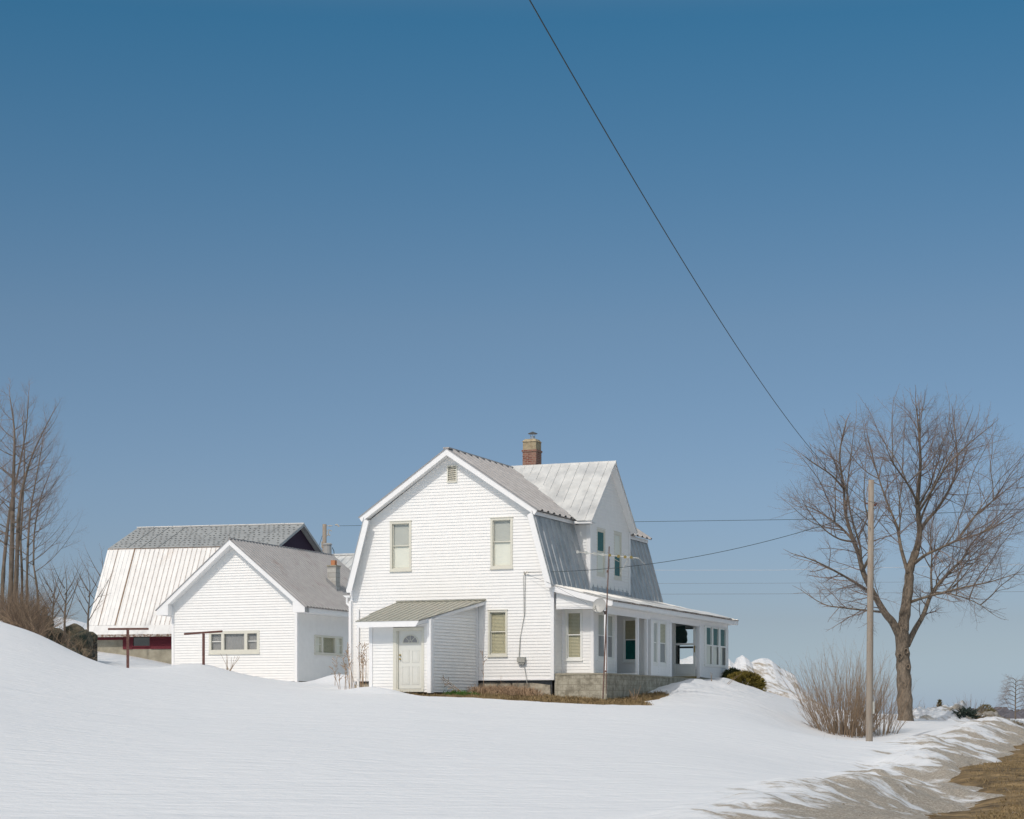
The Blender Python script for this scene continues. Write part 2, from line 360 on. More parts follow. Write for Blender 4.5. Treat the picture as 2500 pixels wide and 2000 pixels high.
def bare(x, y):
    """positive where the ground shows"""
    s, v = hl(x, y); n = fbm(x * 1.3, y * 1.3, 4, 3)
    def blob(cs, cv, rs, rv): return 1 - np.sqrt(((s - cs) / rs) ** 2 + ((v - cv) / rv) ** 2)
    a = np.maximum(blob(-.6, -.9, 4.4, 2.6), blob(-3.2, -1.9, 2.6, 2.1)); a = np.maximum(a, blob(1.7, -1.2, 2.0, 2.0))
    a = np.maximum(a, blob(-8.4, -.9, 1.1, .9) - .1); a = np.maximum(a, blob(2.5, 2.3, .8, 2.4))
    a = a + n * .35
    Y = np.maximum(y, 1); px = HX + x / Y * F
    # the bare shoulder of the road
    X = x; line = np.interp(y, [20, 30, 36, 40, 48, 55, 62, 80, 100, 140, 180, 3500], [4.0, 6.9, 8.6, 10.1, 10.9, 13.5, 16.4, 22.5, 29, 48, 90, 9000])
    sh = (X - line) / 2.0 + n * .40
    return np.maximum(a, np.clip(sh, -3, 1.5))
def dline(y): return np.interp(y, [20, 30, 36, 40, 48, 55, 62, 70, 80, 100, 140, 180, 3500], [-.5, 2.2, 4.6, 6.2, 8.3, 10.2, 12.4, 15.2, 18.6, 25, 42, 84, 9000])
def dirt(x, y):
    line = np.interp(y, [20, 30, 36, 40, 48, 55, 62, 70, 80, 100, 140, 180, 3500], [-.5, 2.2, 4.6, 6.2, 8.3, 10.2, 12.4, 15.2, 18.6, 25, 42, 84, 9000])
    return np.clip((x - line) / 3.2 + .12, 0, 1)

def grid_mesh(name, fn, keep, mat_, px, Ys, attrs=None):
    PX, YY = np.meshgrid(px, Ys); X = (PX - HX) / F * YY
    Z = fn(X, YY); k = keep(X, YY); ny, nx = X.shape
    idx = np.arange(nx * ny).reshape(ny, nx)
    q = np.stack([idx[:-1, :-1], idx[:-1, 1:], idx[1:, 1:], idx[1:, :-1]], -1).reshape(-1, 4)
    kk = k.reshape(-1)[q].any(1); q = q[kk]
    used = np.unique(q); remap = np.full(nx * ny, -1); remap[used] = np.arange(len(used)); q = remap[q]
    co_ = np.stack([X, YY, Z], -1).reshape(-1, 3)[used]
    me = bpy.data.meshes.new(name); me.vertices.add(len(co_)); me.vertices.foreach_set('co', co_.ravel())
    me.loops.add(q.size); me.loops.foreach_set('vertex_index', q.ravel()); me.polygons.add(len(q))
    me.polygons.foreach_set('loop_start', np.arange(len(q)) * 4); me.polygons.foreach_set('loop_total', np.full(len(q), 4))
    me.update(calc_edges=True); me.polygons.foreach_set('use_smooth', [True] * len(q))
    if attrs:
        for an, f in attrs.items():
            a = me.attributes.new(an, 'FLOAT', 'POINT'); a.data.foreach_set('value', f(co_[:, 0], co_[:, 1]).astype(np.float32))
    me.materials.append(mat_); o = bpy.data.objects.new(name, me); C.objects.link(o); return o

def snow_mat():
    m = bpy.data.materials.new('snow'); m.use_nodes = True; n = m.node_tree.nodes; l = m.node_tree.links
    b = n['Principled BSDF']; b.inputs['Roughness'].default_value = .75; b.inputs['Specular IOR Level'].default_value = .25
    tc = n.new('ShaderNodeTexCoord')
    def noise(scale, detail, st, rot=0, rough=.6):
        mp = n.new('ShaderNodeMapping'); mp.vector_type = 'TEXTURE'; mp.inputs['Scale'].default_value = (1 / st[0], 1 / st[1], 1); mp.inputs['Rotation'].default_value = (0, 0, rot); l.new(tc.outputs['Object'], mp.inputs[0])
        t = n.new('ShaderNodeTexNoise'); t.inputs['Scale'].default_value = scale; t.inputs['Detail'].default_value = detail; t.inputs['Roughness'].default_value = rough
        l.new(mp.outputs[0], t.inputs['Vector']); return t.outputs[0]
    def rng(s, a, b_, c=0, d=1):
        r = n.new('ShaderNodeMapRange'); r.inputs[1].default_value = a; r.inputs[2].default_value = b_; r.inputs[3].default_value = c; r.inputs[4].default_value = d; l.new(s, r.inputs[0]); return r.outputs[0]
    def mth(op, a, b_):
        r = n.new('ShaderNodeMath'); r.operation = op
        for i, q in enumerate((a, b_)):
            if hasattr(q, 'links'): l.new(q, r.inputs[i])
            else: r.inputs[i].default_value = q
        return r.outputs[0]
    at_ = n.new('ShaderNodeAttribute'); at_.attribute_name = 'dirt'; D = at_.outputs['Fac']
    # grit showing through melting snow: long streaks across the bank
    st = noise(1.0, 9, (.26, 1.15, 1), R(-60), .70); gr = noise(22, 8, (1, 1, 1), 0, .75)
    th = mth('ADD', mth('MULTIPLY', D, .62), mth('MULTIPLY', mth('SUBTRACT', st, .5), 3.3))
    msk = mth('MULTIPLY', rng(th, .24, .46), rng(D, 0, .10))
    mx = n.new('ShaderNodeMix'); mx.data_type = 'RGBA'; mx.inputs[6].default_value = (.665, .68, .70, 1)
    cr = n.new('ShaderNodeMix'); cr.data_type = 'RGBA'; cr.inputs[6].default_value = (.20, .165, .12, 1); cr.inputs[7].default_value = (.52, .475, .41, 1); l.new(rng(gr, .40, .62), cr.inputs[0])
    l.new(mth('MULTIPLY', msk, rng(gr, .2, .5, .6, 1)), mx.inputs[0]); l.new(cr.outputs[2], mx.inputs[7]); l.new(mx.outputs[2], b.inputs['Base Color'])
    # wind ripples
    r1 = noise(1.0, 5, (.5, 2.6, 1), R(8)); r2 = noise(2.4, 5, (.75, 1.3, 1), R(-14)); r3 = noise(.25, 3, (1, 2, 1), R(20))
    h = mth('ADD', mth('ADD', mth('MULTIPLY', r1, .10), mth('MULTIPLY', r2, .060)), mth('MULTIPLY', r3, .16))
    h = mth('ADD', h, mth('MULTIPLY', mth('MULTIPLY', gr, .06), D))
    bp = n.new('ShaderNodeBump'); bp.inputs['Distance'].default_value = 1; bp.inputs['Strength'].default_value = .8; l.new(h, bp.inputs['Height']); l.new(bp.outputs[0], b.inputs['Normal'])
    return m
M['snow'] = snow_mat()
def ground_mat():
    m = mat('bare_ground', (.075, .050, .024), .95, 0, var=.45, vscale=.9, col2=(.24, .165, .08), fac=(.36, .60), bump=.05, bscale=7)
    return m
M['ground'] = ground_mat()

pxs = np.concatenate([np.arange(-7000, -300, 90), np.arange(-300, 2800, 5.0), np.arange(2800, 9000, 90)])
Ys = np.concatenate([[2, 6, 12, 18, 23, 26], np.geomspace(28, 100, 520), np.geomspace(101, 200, 60), np.geomspace(210, 3400, 50)])
def snow_z(x, y):
    b = bare(x, y); near = np.clip((y - 20) / 10, 0, 1)
    d = np.where(b > 0, -.04 - .25 * np.clip(b, 0, 1), .10 * np.tanh(-b * 3)) 
    z = land(x, y) + extra(x, y) + d
    D = dirt(x, y); ln = dline(y); u = (x - ln) + 1.6 * fbm(y * .35, x * 0 + 2.0, 2, 61)
    a = x * .85 + y * .53; b = y * .85 - x * .53                       # along / across the fall of the bank
    w_ = np.clip(D * 2.5, 0, 1) * np.clip(y / 45, 0, 1)
    z = z + w_ * (.50 * fbm(a * .8, b * .34, 4, 21) + .11 * fbm(x * 3, y * 2, 3, 22))
    k = np.clip((y - 26) / 10, 0, 1) * np.clip((110 - y) / 30, 0, 1)
    return z + k * (.30 * np.exp(-((u - 1.2) / 1.1) ** 2) - .30 * np.exp(-((u - 5.0) / 1.7) ** 2))
snow = grid_mesh('snow_field', snow_z, lambda x, y: bare(x, y) < .12, M['snow'], pxs, Ys, {'dirt': dirt})
tag(snow, kind='structure')
def ground_z(x, y):
    b = bare(x, y)
    return land(x, y) + extra(x, y) * .8 + .05 * fbm(x * 2.5, y * 2.5, 4, 31) - np.where(b > -.4, 0, .25)
gnd = grid_mesh('ground', ground_z, lambda x, y: bare(x, y) > -.5, M['ground'], pxs, Ys); tag(gnd, kind='structure')
mb = MB(); mb.poly([(-4000, -4000, -6), (4000, -4000, -6), (4000, 4000, -9), (-4000, 4000, -9)])
tag(mb.build('far_plain', mat('far_snow', (.75, .77, .80), .8, var=.05, vscale=.05)), kind='structure')

# ------------------------------------------------------------------ windows
def louvres(mb, pl, a0, a1, z0, z1, k, n, h=.022, tilt=.012):
    for i in range(n):
        z = z0 + (z1 - z0) * (i + .5) / n
        mb.prism([pl.p(a0, z - h / 2, k + tilt), pl.p(a1, z - h / 2, k + tilt), pl.p(a1, z + h / 2, k - tilt), pl.p(a0, z + h / 2, k - tilt)], pl.n * .002)
def backing(parent, pl, a0, a1, z0, z1, what, k=-.09, room=True):
    """blind, shade or curtain behind a sash"""
    if what == 'blind':
        mb = MB(); n = int((z1 - z0) / .05); louvres(mb, pl, a0, a1, z0, z1, k, n, .046, .012)
        for f in (.2, .8): pl.box(mb, a0 + (a1 - a0) * f - .006, a0 + (a1 - a0) * f + .006, z0, z1, k + .016, k + .018)
        mb.build('blind', M['blind'], parent)
    elif what in ('shade', 'dim', 'grey', 'green', 'lace'):
        mb = MB(); n = 14 if what not in ('shade', 'dim') else 1
        for i in range(n):
            b0 = a0 + (a1 - a0) * i / n; b1 = a0 + (a1 - a0) * (i + 1) / n; d0 = .012 * (i % 2); d1 = .012 * ((i + 1) % 2)
            if n == 1: d0 = d1 = 0
            mb.prism([pl.p(b0, z0, k + d0), pl.p(b1, z0, k + d1), pl.p(b1, z1, k + d1), pl.p(b0, z1, k + d0)], pl.n * .003)
        mb.build('shade' if n == 1 else 'curtain', M[{'shade': 'shade', 'dim': 'dimshade', 'grey': 'grey_curtain', 'green': 'green_cloth', 'lace': 'shade'}[what]], parent)
def room(mb, pl, a0, a1, z0, z1, d=.55):
    for q in ([(a0, z0, 0), (a1, z0, 0), (a1, z0, -d), (a0, z0, -d)], [(a0, z1, 0), (a1, z1, 0), (a1, z1, -d), (a0, z1, -d)],
              [(a0, z0, 0), (a0, z1, 0), (a0, z1, -d), (a0, z0, -d)], [(a1, z0, 0), (a1, z1, 0), (a1, z1, -d), (a1, z0, -d)],
              [(a0, z0, -d), (a1, z0, -d), (a1, z1, -d), (a0, z1, -d)]):
        mb.poly([pl.p(a, z, k - .105) for a, z, k in q])
def dh_window(parent, pl, a0, a1, z0, z1, up='shade', lo='shade', cas=.085, trim='cream', mid=None, label=None, see=False, ks=1):
    """double hung window; returns the hole to cut in the siding"""
    if ks != 1: pl = Pl(pl.o, pl.d, pl.n); pl.ks = ks
    b0, b1, y0, y1 = a0 + cas, a1 - cas, z0 + cas, z1 - cas; zm = mid or (y0 + y1) / 2
    mb = MB()
    pl.box(mb, a0, b0, z0, z1, -.10, .035); pl.box(mb, b1, a1, z0, z1, -.10, .035)
    pl.box(mb, b0, b1, z0, y0, -.10, .035); pl.box(mb, b0, b1, y1, z1, -.10, .035)
    pl.box(mb, a0 - .02, a1 + .02, z1 + .001, z1 + .02, .0, .055)
    w = window = mb.build('window', M[trim], parent)
    if label: w['label'] = label
    mb = MB(); pl.box(mb, a0 - .015, a1 + .015, z0 - .04, z0 - .002, .0, .065); mb.build('sill', M[trim], w)
    r = .035
    for nm, (q0, q1, k) in (('upper_sash', (zm - .02, y1, -.03)), ('lower_sash', (y0, zm + .02, -.058))):
        mb = MB()
        pl.box(mb, b0, b0 + r, q0, q1, k - .026, k); pl.box(mb, b1 - r, b1, q0, q1, k - .026, k)
        pl.box(mb, b0 + r, b1 - r, q0, q0 + r, k - .026, k - .002); pl.box(mb, b0 + r, b1 - r, q1 - r, q1, k - .026, k - .002)
        mb.build(nm, M['white_sash'] if trim != 'cream' else M['cream'], w)
        mb = MB(); mb.poly([pl.p(a_, z_, k - .014) for a_, z_ in ((b0 + r, q0 + r), (b1 - r, q0 + r), (b1 - r, q1 - r), (b0 + r, q1 - r))]); mb.build('pane', M['glass'], w)
    if up: backing(w, pl, b0, b1, zm, y1, up)
    if lo: backing(w, pl, b0, b1, y0, zm, lo, -.10)
    if not see:
        mb = MB(); room(mb, pl, b0 - .01, b1 + .01, y0 - .01, y1 + .01); mb.build('dark_recess', M['dimroom'], w)
    return (a0 + .02, a1 - .02, z0 + .02, z1 - .02)
def pic_window(parent, pl, a0, a1, z0, z1, panes, trim='cream', back=('grey', 'grey', 'grey'), label=None):
    """picture window flanked by small sashes"""
    mb = MB(); top = max(p[3] for p in panes); bot = min(p[2] for p in panes); xs = [a0] + [v for p in panes for v in (p[0], p[1])] + [a1]
    pl.box(mb, a0, a1, z0, bot, -.10, .035); pl.box(mb, a0, a1, top, z1, -.10, .035)
    for i in range(0, len(xs), 2): pl.box(mb, xs[i], xs[i + 1], bot, top, -.10, .033)
    w = mb.build('window', M[trim], parent)
    if label: w['label'] = label
    mb = MB(); pl.box(mb, a0 - .02, a1 + .02, z0 - .035, z0 - .002, 0, .06); mb.build('sill', M[trim], w)
    for i, p in enumerate(panes):
        mb = MB(); mb.poly([pl.p(a_, z_, -.043) for a_, z_ in ((p[0], p[2]), (p[1], p[2]), (p[1], p[3]), (p[0], p[3]))]); mb.build('pane', M['glass'], w)
        if p[4]:
            mb = MB(); zc = (p[2] + p[3]) / 2 + .02; pl.box(mb, p[0], p[1], zc - .015, zc + .015, -.041, -.02); mb.build('meeting_rail', M['white_sash'], w)
        mb = MB(); pl.box(mb, p[0] + .0, p[0] + .03, p[2], p[3], -.0415, -.015); mb.build('sash_stile', M['plastic'], w)
        backing(w, pl, p[0], p[1], p[2], p[3], back[i])
    mb = MB(); room(mb, pl, panes[0][0], panes[-1][1], bot, top); mb.build('dark_recess', M['dimroom'], w)
    return (a0 + .02, a1 - .02, z0 + .02, z1 - .02)

# ------------------------------------------------------------------ farmhouse
HZ = .62
hx, hy = hw(0, 0)
H = thing('farmhouse', 'white clapboard farmhouse with a gambrel end, grey metal roof and long side porch', 'house', (hx, hy, ZO + HZ), -A0); ZB[H.name] = HZ
GA = Pl((0, 0, 0), (1, 0, 0), (0, -1, 0))
gw = [(-8.12, 1.25), (0, 1.25), (0, 4.6), (-.72, 7.2), (-4.03, 9.47), (-7.34, 7.2), (-8.12, 4.6)]
holes = []
holes.append(dh_window(H, GA, -6.49, -5.62, 5.29, 7.12, 'dim', 'shade', mid=6.22, label='upstairs window left of the gable vent, shades drawn'))
holes.append(dh_window(H, GA, -2.44, -1.57, 5.27, 7.10, 'dim', 'shade', mid=6.24, label='upstairs window right of the gable vent, shades drawn'))
holes.append(dh_window(H, GA, -2.54, -1.78, 2.08, 3.75, 'blind', 'blind', trim='cream', cas=.07, mid=2.97, label='ground floor window with tan slatted blinds'))
mb = MB(); siding(mb, GA, gw, holes + [(-4.14, -3.79, 8.5, 9.06)], zs=1.25)
# plain walls that close the body
siding(mb, Pl((.0, 0, 0), (0, 1, 0), (1, 0, 0)), [(0, 1.25), (12.24, 1.25), (12.24, 4.58), (0, 4.58)], zs=1.25)
siding(mb, Pl((-8.12, 0, 0), (0, 1, 0), (-1, 0, 0)), [(0, 1.25), (12.24, 1.25), (12.24, 4.58), (0, 4.58)], zs=1.25)
siding(mb, Pl((0, 12.24, 0), (1, 0, 0), (0, 1, 0)), gw, zs=1.25)
wall = mb.build('wall', M['siding'], H)
boxes('corner_board', M['trim'], H, [(-.10, .028, -.03, .10, 1.2, 4.6)], [(-8.148, -8.02, -.03, .10, 1.2, 4.6)])
boxes('starter_strip', M['trim'], H, [(-8.02, -.10, -.035, -.02, 1.20, 1.255)])
mb = MB(); mb.box(-4.16, -4.12, -.05, 0, 8.46, 9.10); mb.box(-3.81, -3.77, -.05, 0, 8.46, 9.10); mb.box(-4.12, -3.81, -.05, 0, 8.46, 8.52); mb.box(-4.12, -3.81, -.05, 0, 9.05, 9.10)
vent = mb.build('attic_vent', M['cream'], H)
mb = MB(); louvres(mb, GA, -4.12, -3.81, 8.53, 9.05, -.005, 7, .06, .025); mb.build('slat', M['cream'], vent)
mb = MB(); mb.box(-4.12, -3.81, .02, .03, 8.5, 9.07); mb.build('vent_backing', M['dark'], vent)
# foundation under the gable
mb = MB()
random.seed(4)
x = -8.05
while x < -.15:
    L = random.choice([.9, 1.3, 2.1, 2.4]); x1 = min(x + L, -.12)
    pts = [(x + .02, .25), (x1 - .02, .25), (x1 - .03, 1.10 + random.uniform(-.08, .05)), (x + (x1 - x) * .5, 1.14 + random.uniform(-.05, .03)), (x + .03, 1.08 + random.uniform(-.06, .05))]
    mb.prism([(a, .06 + random.uniform(0, .03), z) for a, z in pts], (0, .4, 0)); x = x1
fo = mb.build('foundation', M['stone'], H)
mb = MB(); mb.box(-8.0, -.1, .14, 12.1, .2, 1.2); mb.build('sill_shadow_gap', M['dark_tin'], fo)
# rakes, soffits
def mirror(pts): return [(-8.06 - a, z) for a, z in pts]
up = [(-4.03, 9.66), (-.47, 7.28), (-.58, 7.12), (-4.03, 9.43)]
lowr = [(-.66, 7.24), (.07, 4.60), (.05, 4.50), (-.14, 4.50), (-.86, 7.12)]
mb = MB()
for f in (lambda p: p, mirror):
    mb.prism([(a, -.40, z) for a, z in f(up)], (0, .035, 0)); mb.prism([(a, -.385, z) for a, z in f(lowr)], (0, .03, 0))
mb.prism([(-.585, -.365, 7.13), (-.56, -.365, 7.13), (-.56, -.365, 7.27), (-.585, -.365, 7.27)], (0, 12.9, 0))
mb.prism([(-7.5, -.365, 7.13), (-7.475, -.365, 7.13), (-7.475, -.365, 7.27), (-7.5, -.365, 7.27)], (0, 12.9, 0))
mb.build('fascia', M['trim'], H)
mb = MB()
for f in (lambda p: p, mirror):
    mb.prism([(a, -.365, z) for a, z in f([(-4.03, 9.50), (-.66, 7.24), (-.66, 7.21), (-4.03, 9.47)])], (0, .37, 0))
    mb.prism([(a, -.355, z) for a, z in f([(-.72, 7.23), (.0, 4.6), (-.03, 4.6), (-.75, 7.21)])], (0, .36, 0))
mb.build('soffit', M['trim'], H)
# roofs of the main body
mb = MB(); sl = 2.40 / 3.58; LU = math.hypot(3.58, 2.40)
for sg in (1, -1):
    T = V3((3.58 * sg, 0, -2.40)); N = V3((2.40 * sg, 0, 3.58)).normalized()
    corrugated(mb, (-4.03, -.43, 9.69), (0, 1, 0), T, N, [(0, 0), (13.1, 0), (13.1, LU), (0, LU)], .60, .065, prof=((0, 0), (.5, 0), (.6, 1), (.78, 1)))
mb.box(-4.15, -3.91, -.43, 12.67, 9.665, 9.715)
roof = mb.build('upper_roof', M['gable_metal'], H)
mb = MB()
for sg, x0 in ((1, -.66), (-1, -7.40)):
    T = V3((.76 * sg, 0, -2.72)); N = V3((2.72 * sg, 0, .76)).normalized()
    ribsheet(mb, (x0, -.40, 7.28), (0, 1, 0), T, N, [(0, 0), (13.04, 0), (13.04, T.length - (0 if sg > 0 else .12)), (0, T.length - (0 if sg > 0 else .12))], .49, .018, .035, .025, s0=.1)
mb.build('lower_roof', M['slope_metal'], H)
# chimney
mb = MB(); mb.box(-4.81, -4.21, 9.0, 9.6, 8.3, 10.74); ch = mb.build('chimney', M['brick'], H)
mb = MB(); mb.box(-4.84, -4.18, 8.97, 9.63, 10.74, 10.82); mb.build('brick_band', M['brick'], ch)
mb = MB(); mb.box(-4.80, -4.22, 9.01, 9.59, 10.82, 11.15); 
n = len(mb.v); 
q0 = [(-4.83, 8.98), (-4.19, 8.98), (-4.19, 9.62), (-4.83, 9.62)]; q1 = [(-4.74, 9.07), (-4.28, 9.07), (-4.28, 9.53), (-4.74, 9.53)]
mb.poly([(a, b, 11.151) for a, b in q0]); mb.poly([(a, b, 11.27) for a, b in q1])
for i in range(4): j = (i + 1) % 4; mb.poly([(*q0[i], 11.151), (*q0[j], 11.151), (*q1[j], 11.27), (*q1[i], 11.27)])
mb.build('rendered_cap', M['mortar'], ch)
mb = MB(); cx, cy = -4.48, 9.3
mb.tube([(cx, cy, 11.2), (cx, cy, 11.42)], .085, 12)
for k in range(4): a = k * math.pi / 2 + .4; mb.tube([(cx + .08 * math.cos(a), cy + .08 * math.sin(a), 11.3), (cx + .11 * math.cos(a), cy + .11 * math.sin(a), 11.5)], .008, 4)
mb.build('flue_pipe', M['tin'], ch)
mb = MB(); mb.tube([(cx, cy, 11.50), (cx, cy, 11.515), (cx, cy, 11.60)], [.20, .205, .01], 14); mb.build('flue_cap', M['dark_tin'], ch)

# cross gable (wall dormer)
D = .02
DF = Pl((D, 0, 0), (0, 1, 0), (1, 0, 0))
m_ = 2.48 / 2.65
dout = [(3.79, 4.55), (8.41, 4.55), (8.41, 7.25), (5.88, 9.62), (3.79, 7.66)]
h2 = [dh_window(H, DF, 4.52, 5.5, 5.27, 7.07, 'green', 'lace', mid=6.2, cas=.10, trim='cream', label='left dormer window, dark above and pale below', ks=.35),
      dh_window(H, DF, 6.5, 7.43, 5.26, 7.1, 'lace', 'green', mid=6.2, cas=.10, trim='cream', label='right dormer window, pale above and dark below', ks=.35)]
mb = MB(); siding(mb, DF, dout, h2, zs=1.25)
DC = Pl((0, 3.79, 0), (1, 0, 0), (0, -1, 0)); siding(mb, DC, [(-.9, 4.62), (D, 4.62), (D, 7.12), (-.9, 7.12)], zs=1.25)
DC2 = Pl((0, 8.41, 0), (1, 0, 0), (0, 1, 0)); siding(mb, DC2, [(-.9, 4.62), (D, 4.62), (D, 7.12), (-.9, 7.12)], zs=1.25)
mb.build('dormer_wall', M['siding'], H)
mb = MB()
mb.box(-.11, .05, 3.755, 3.77, 4.64, 7.12); mb.box(.041, .055, 3.77, 3.90, 4.64, 7.12); mb.box(.041, .055, 8.30, 8.44, 4.66, 7.2); mb.box(-.1, .05, 8.43, 8.445, 4.66, 7.2)
mb.prism([(-.40, 3.25, 7.13), (.26, 3.25, 7.13), (.26, 3.78, 7.13), (-.40, 3.78, 7.13)], (0, 0, .05))       # boxed eave return
mb.prism([(-.40, 3.22, 7.12), (.29, 3.22, 7.12), (.29, 3.245, 7.12), (-.40, 3.245, 7.12)], (0, 0, .09))
for sg in (1, -1):
    f = lambda q, z: (D, 5.88 + sg * q, z)
    mb.prism([(.26, 5.88 - sg * q, z) for q, z in ((0, 9.70), (2.66, 9.70 - 2.66 * m_), (2.66, 9.58 - 2.66 * m_), (0, 9.58))], (.025, 0, 0))
    mb.prism([(.03, 5.88 - sg * q, z) for q, z in ((0, 9.63), (2.6, 9.63 - 2.6 * m_), (2.6, 9.60 - 2.6 * m_), (0, 9.60))], (.23, 0, 0))
mb.box(.03, .26, 3.25, 3.78, 7.135, 7.19)
mb.build('dormer_trim', M['trim'], H)
mb = MB(); K = math.hypot(1, m_); 
sj = lambda q: -4.03 + (m_ * q - .0) / sl
for sg in (1, -1):
    T = V3((0, -sg, -m_)); N = V3((0, -sg * m_, 1)).normalized()
    ribsheet(mb, (.32, 5.88, 9.735), (-1, 0, 0), T, N, [(0, 0), (0, 2.70 * K), (.32 - sj(2.70), 2.70 * K), (4.4, 0)], .385, .010, .022, .02, s0=.3, jit=.02)
    # valley flashing
    o0 = V3((-4.1, 5.88, 9.735)); e0 = V3((sj(2.70) + .0, 5.88 - sg * 2.70, 9.735 - 2.70 * m_))
    mb.prism([o0 + N * .006, e0 + N * .006, e0 + V3((.34, 0, 0)) + N * .006, o0 + V3((.45, 0, 0)) + N * .006], N * .012)
mb.prism([(.34, 5.76, 9.60), (.34, 5.88, 9.765), (.34, 6.0, 9.60)], (-4.4, 0, 0))
mb.build('dormer_roof', M['seam_metal'], H)

# ---- porch
PZ = .62 / 2.3
mb = MB(); T = V3((2.3, 0, -.62)); N = V3((.62, 0, 2.3)).normalized(); LT = T.length
ribsheet(mb, (.04, -.20, 4.62), (0, 1, 0), T, N, [(0, 0), (12.5, 0), (16.4, LT), (0, LT)], .46, .014, .03, .02, s0=.2, jit=.03)
mb.poly([(.04, 12.3, 4.62), (2.34, 16.2, 4.0), (-8, 16.2, 4.0), (-8, 12.3, 4.62)])
random.seed(9)
v = -.2                                                             # loose overlapping sheets on the slope
while v < 15.6:
    L = random.uniform(.5, 1.3); t0 = random.uniform(.9, 1.5)
    o = V3((.04, v, 4.62)) + N * random.uniform(.022, .04)
    q = [(0, t0), (L - .04, t0 + random.uniform(-.1, .1)), (L - .04, LT + .02), (0, LT + random.uniform(-.02, .05))]
    if v + L < 15.9: mb.prism([o + V3((0, s_, 0)) + T.normalized() * t_ for s_, t_ in q], N * .006)
    v += L
mb.build('porch_roof', M['porch_metal'], H)
mb = MB()
v = -.18
while v < 16.1:
    L = random.uniform(.4, 1.1); mb.box(2.325, 2.355, v, min(v + L, 16.15), 3.972 + random.uniform(-.006, .006), 4.0 + random.uniform(-.005, .012)); v += L + .01
mb.build('porch_roof_edge', M['rust'], H)
mb = MB()
mb.prism([(.04, -.2, 4.585), (2.33, -.2, 3.968), (2.33, -.2, 3.84), (2.24, -.2, 3.80), (.04, -.2, 4.37)], (0, .03, 0))
mb.box(2.30, 2.325, -.17, 16.15, 3.82, 3.968)
mb.box(2.0, 2.30, -.17, 16.1, 3.80, 3.82)
mb.prism([(.05, -.17, 4.40), (2.0, -.17, 3.88), (2.0, -.17, 3.86), (.05, -.17, 4.38)], (0, .19, 0))
mb.box(1.90, 1.995, .03, 15.66, 3.56, 3.86)
mb.box(.10, 1.90, .035, .09, 3.74, 3.79)
mb.prism([(2.0, 16.1, 3.80), (2.32, 16.1, 3.80), (2.32, 16.13, 3.80), (-3, 16.13, 3.80), (-3, 16.1, 3.8)], (0, 0, .16))
mb.build('porch_fascia', M['trim'], H)
PG = Pl((0, .03, 0), (1, 0, 0), (0, -1, 0))
WW = Pl((0, .85, 0), (1, 0, 0), (0, -1, 0)); BS = Pl((1.22, 0, 0), (0, 1, 0), (1, 0, 0)); W2 = Pl((0, 5.1, 0), (1, 0, 0), (0, -1, 0)); SR = Pl((2.0, 0, 0), (0, 1, 0), (1, 0, 0)); DW = Pl((0, 11.5, 0), (1, 0, 0), (0, -1, 0)); RW = Pl((0, 15.68, 0), (1, 0, 0), (0, 1, 0))
h = {}
h[1] = [dh_window(H, WW, .13, .80, 1.93, 3.74, 'blind', 'blind', trim='white_sash', cas=.075, mid=2.85, label='window with blinds at the near end of the porch')]
h[2] = [dh_window(H, BS, 1.25, 3.10, 1.93, 3.74, 'dim', 'grey', trim='white_sash', cas=.12, mid=2.85, label='wide window in the bay under the porch', ks=.35)]
h[3] = [dh_window(H, W2, .86, 1.50, 1.96, 3.64, 'blind', 'green', trim='white_sash', cas=.07, mid=2.81, label='half-dark window with blinds under the porch')]
h[4] = [dh_window(H, SR, 5.36, 5.95, 1.86, 3.56, 'dim', 'dim', trim='white_sash', cas=.08, ks=.35), dh_window(H, SR, 6.15, 7.04, 1.86, 3.56, 'blind', 'grey', trim='white_sash', cas=.08, ks=.35)]
mb = MB()
siding(mb, PG, [(.1, 3.79), (1.99, 3.79), (1.99, 3.87), (.1, 4.385)], zs=1.25)
siding(mb, WW, [(0, 1.44), (1.22, 1.44), (1.22, 3.9), (0, 3.9)], h[1], zs=1.25)
siding(mb, BS, [(.85, 1.44), (3.35, 1.44), (3.35, 3.9), (.85, 3.9)], h[2], zs=1.25)
siding(mb, W2, [(.03, 1.44), (2.0, 1.44), (2.0, 3.9), (.03, 3.9)], h[3], zs=1.25)
siding(mb, SR, [(5.1, 1.44), (7.56, 1.44), (7.56, 3.6), (5.1, 3.6)], h[4], zs=1.25)
siding(mb, DW, [(.3, 1.44), (2.0, 1.44), (2.0, 3.7), (.3, 3.7)], [(.93, 1.86, 1.5, 3.76)], zs=1.25)
tw = (12.15, 15.42, 1.98, 3.80)
siding(mb, SR, [(11.5, 1.50), (15.68, 1.36), (15.68, 3.6), (11.5, 3.6)], [tw], zs=1.25)
siding(mb, RW, [(-4, 1.36), (2.0, 1.36), (2.0, 3.9), (-4, 3.9)], [(-.22, 1.3, 1.85, 3.70)], zs=1.25)
mb.box(.30, .33, 7.56, 11.5, 1.44, 3.9); mb.box(.3, 2.0, 7.53, 7.555, 1.44, 3.7); mb.box(-3.0, -2.97, 12.3, 15.6, 1.3, 3.9); mb.box(-8, -3.0, 15.55, 15.6, 1.3, 4.0)
mb.box(.03, 2.0, 3.352, 3.38, 1.44, 1.5)
mb.build('porch_wall', M['siding'], H)
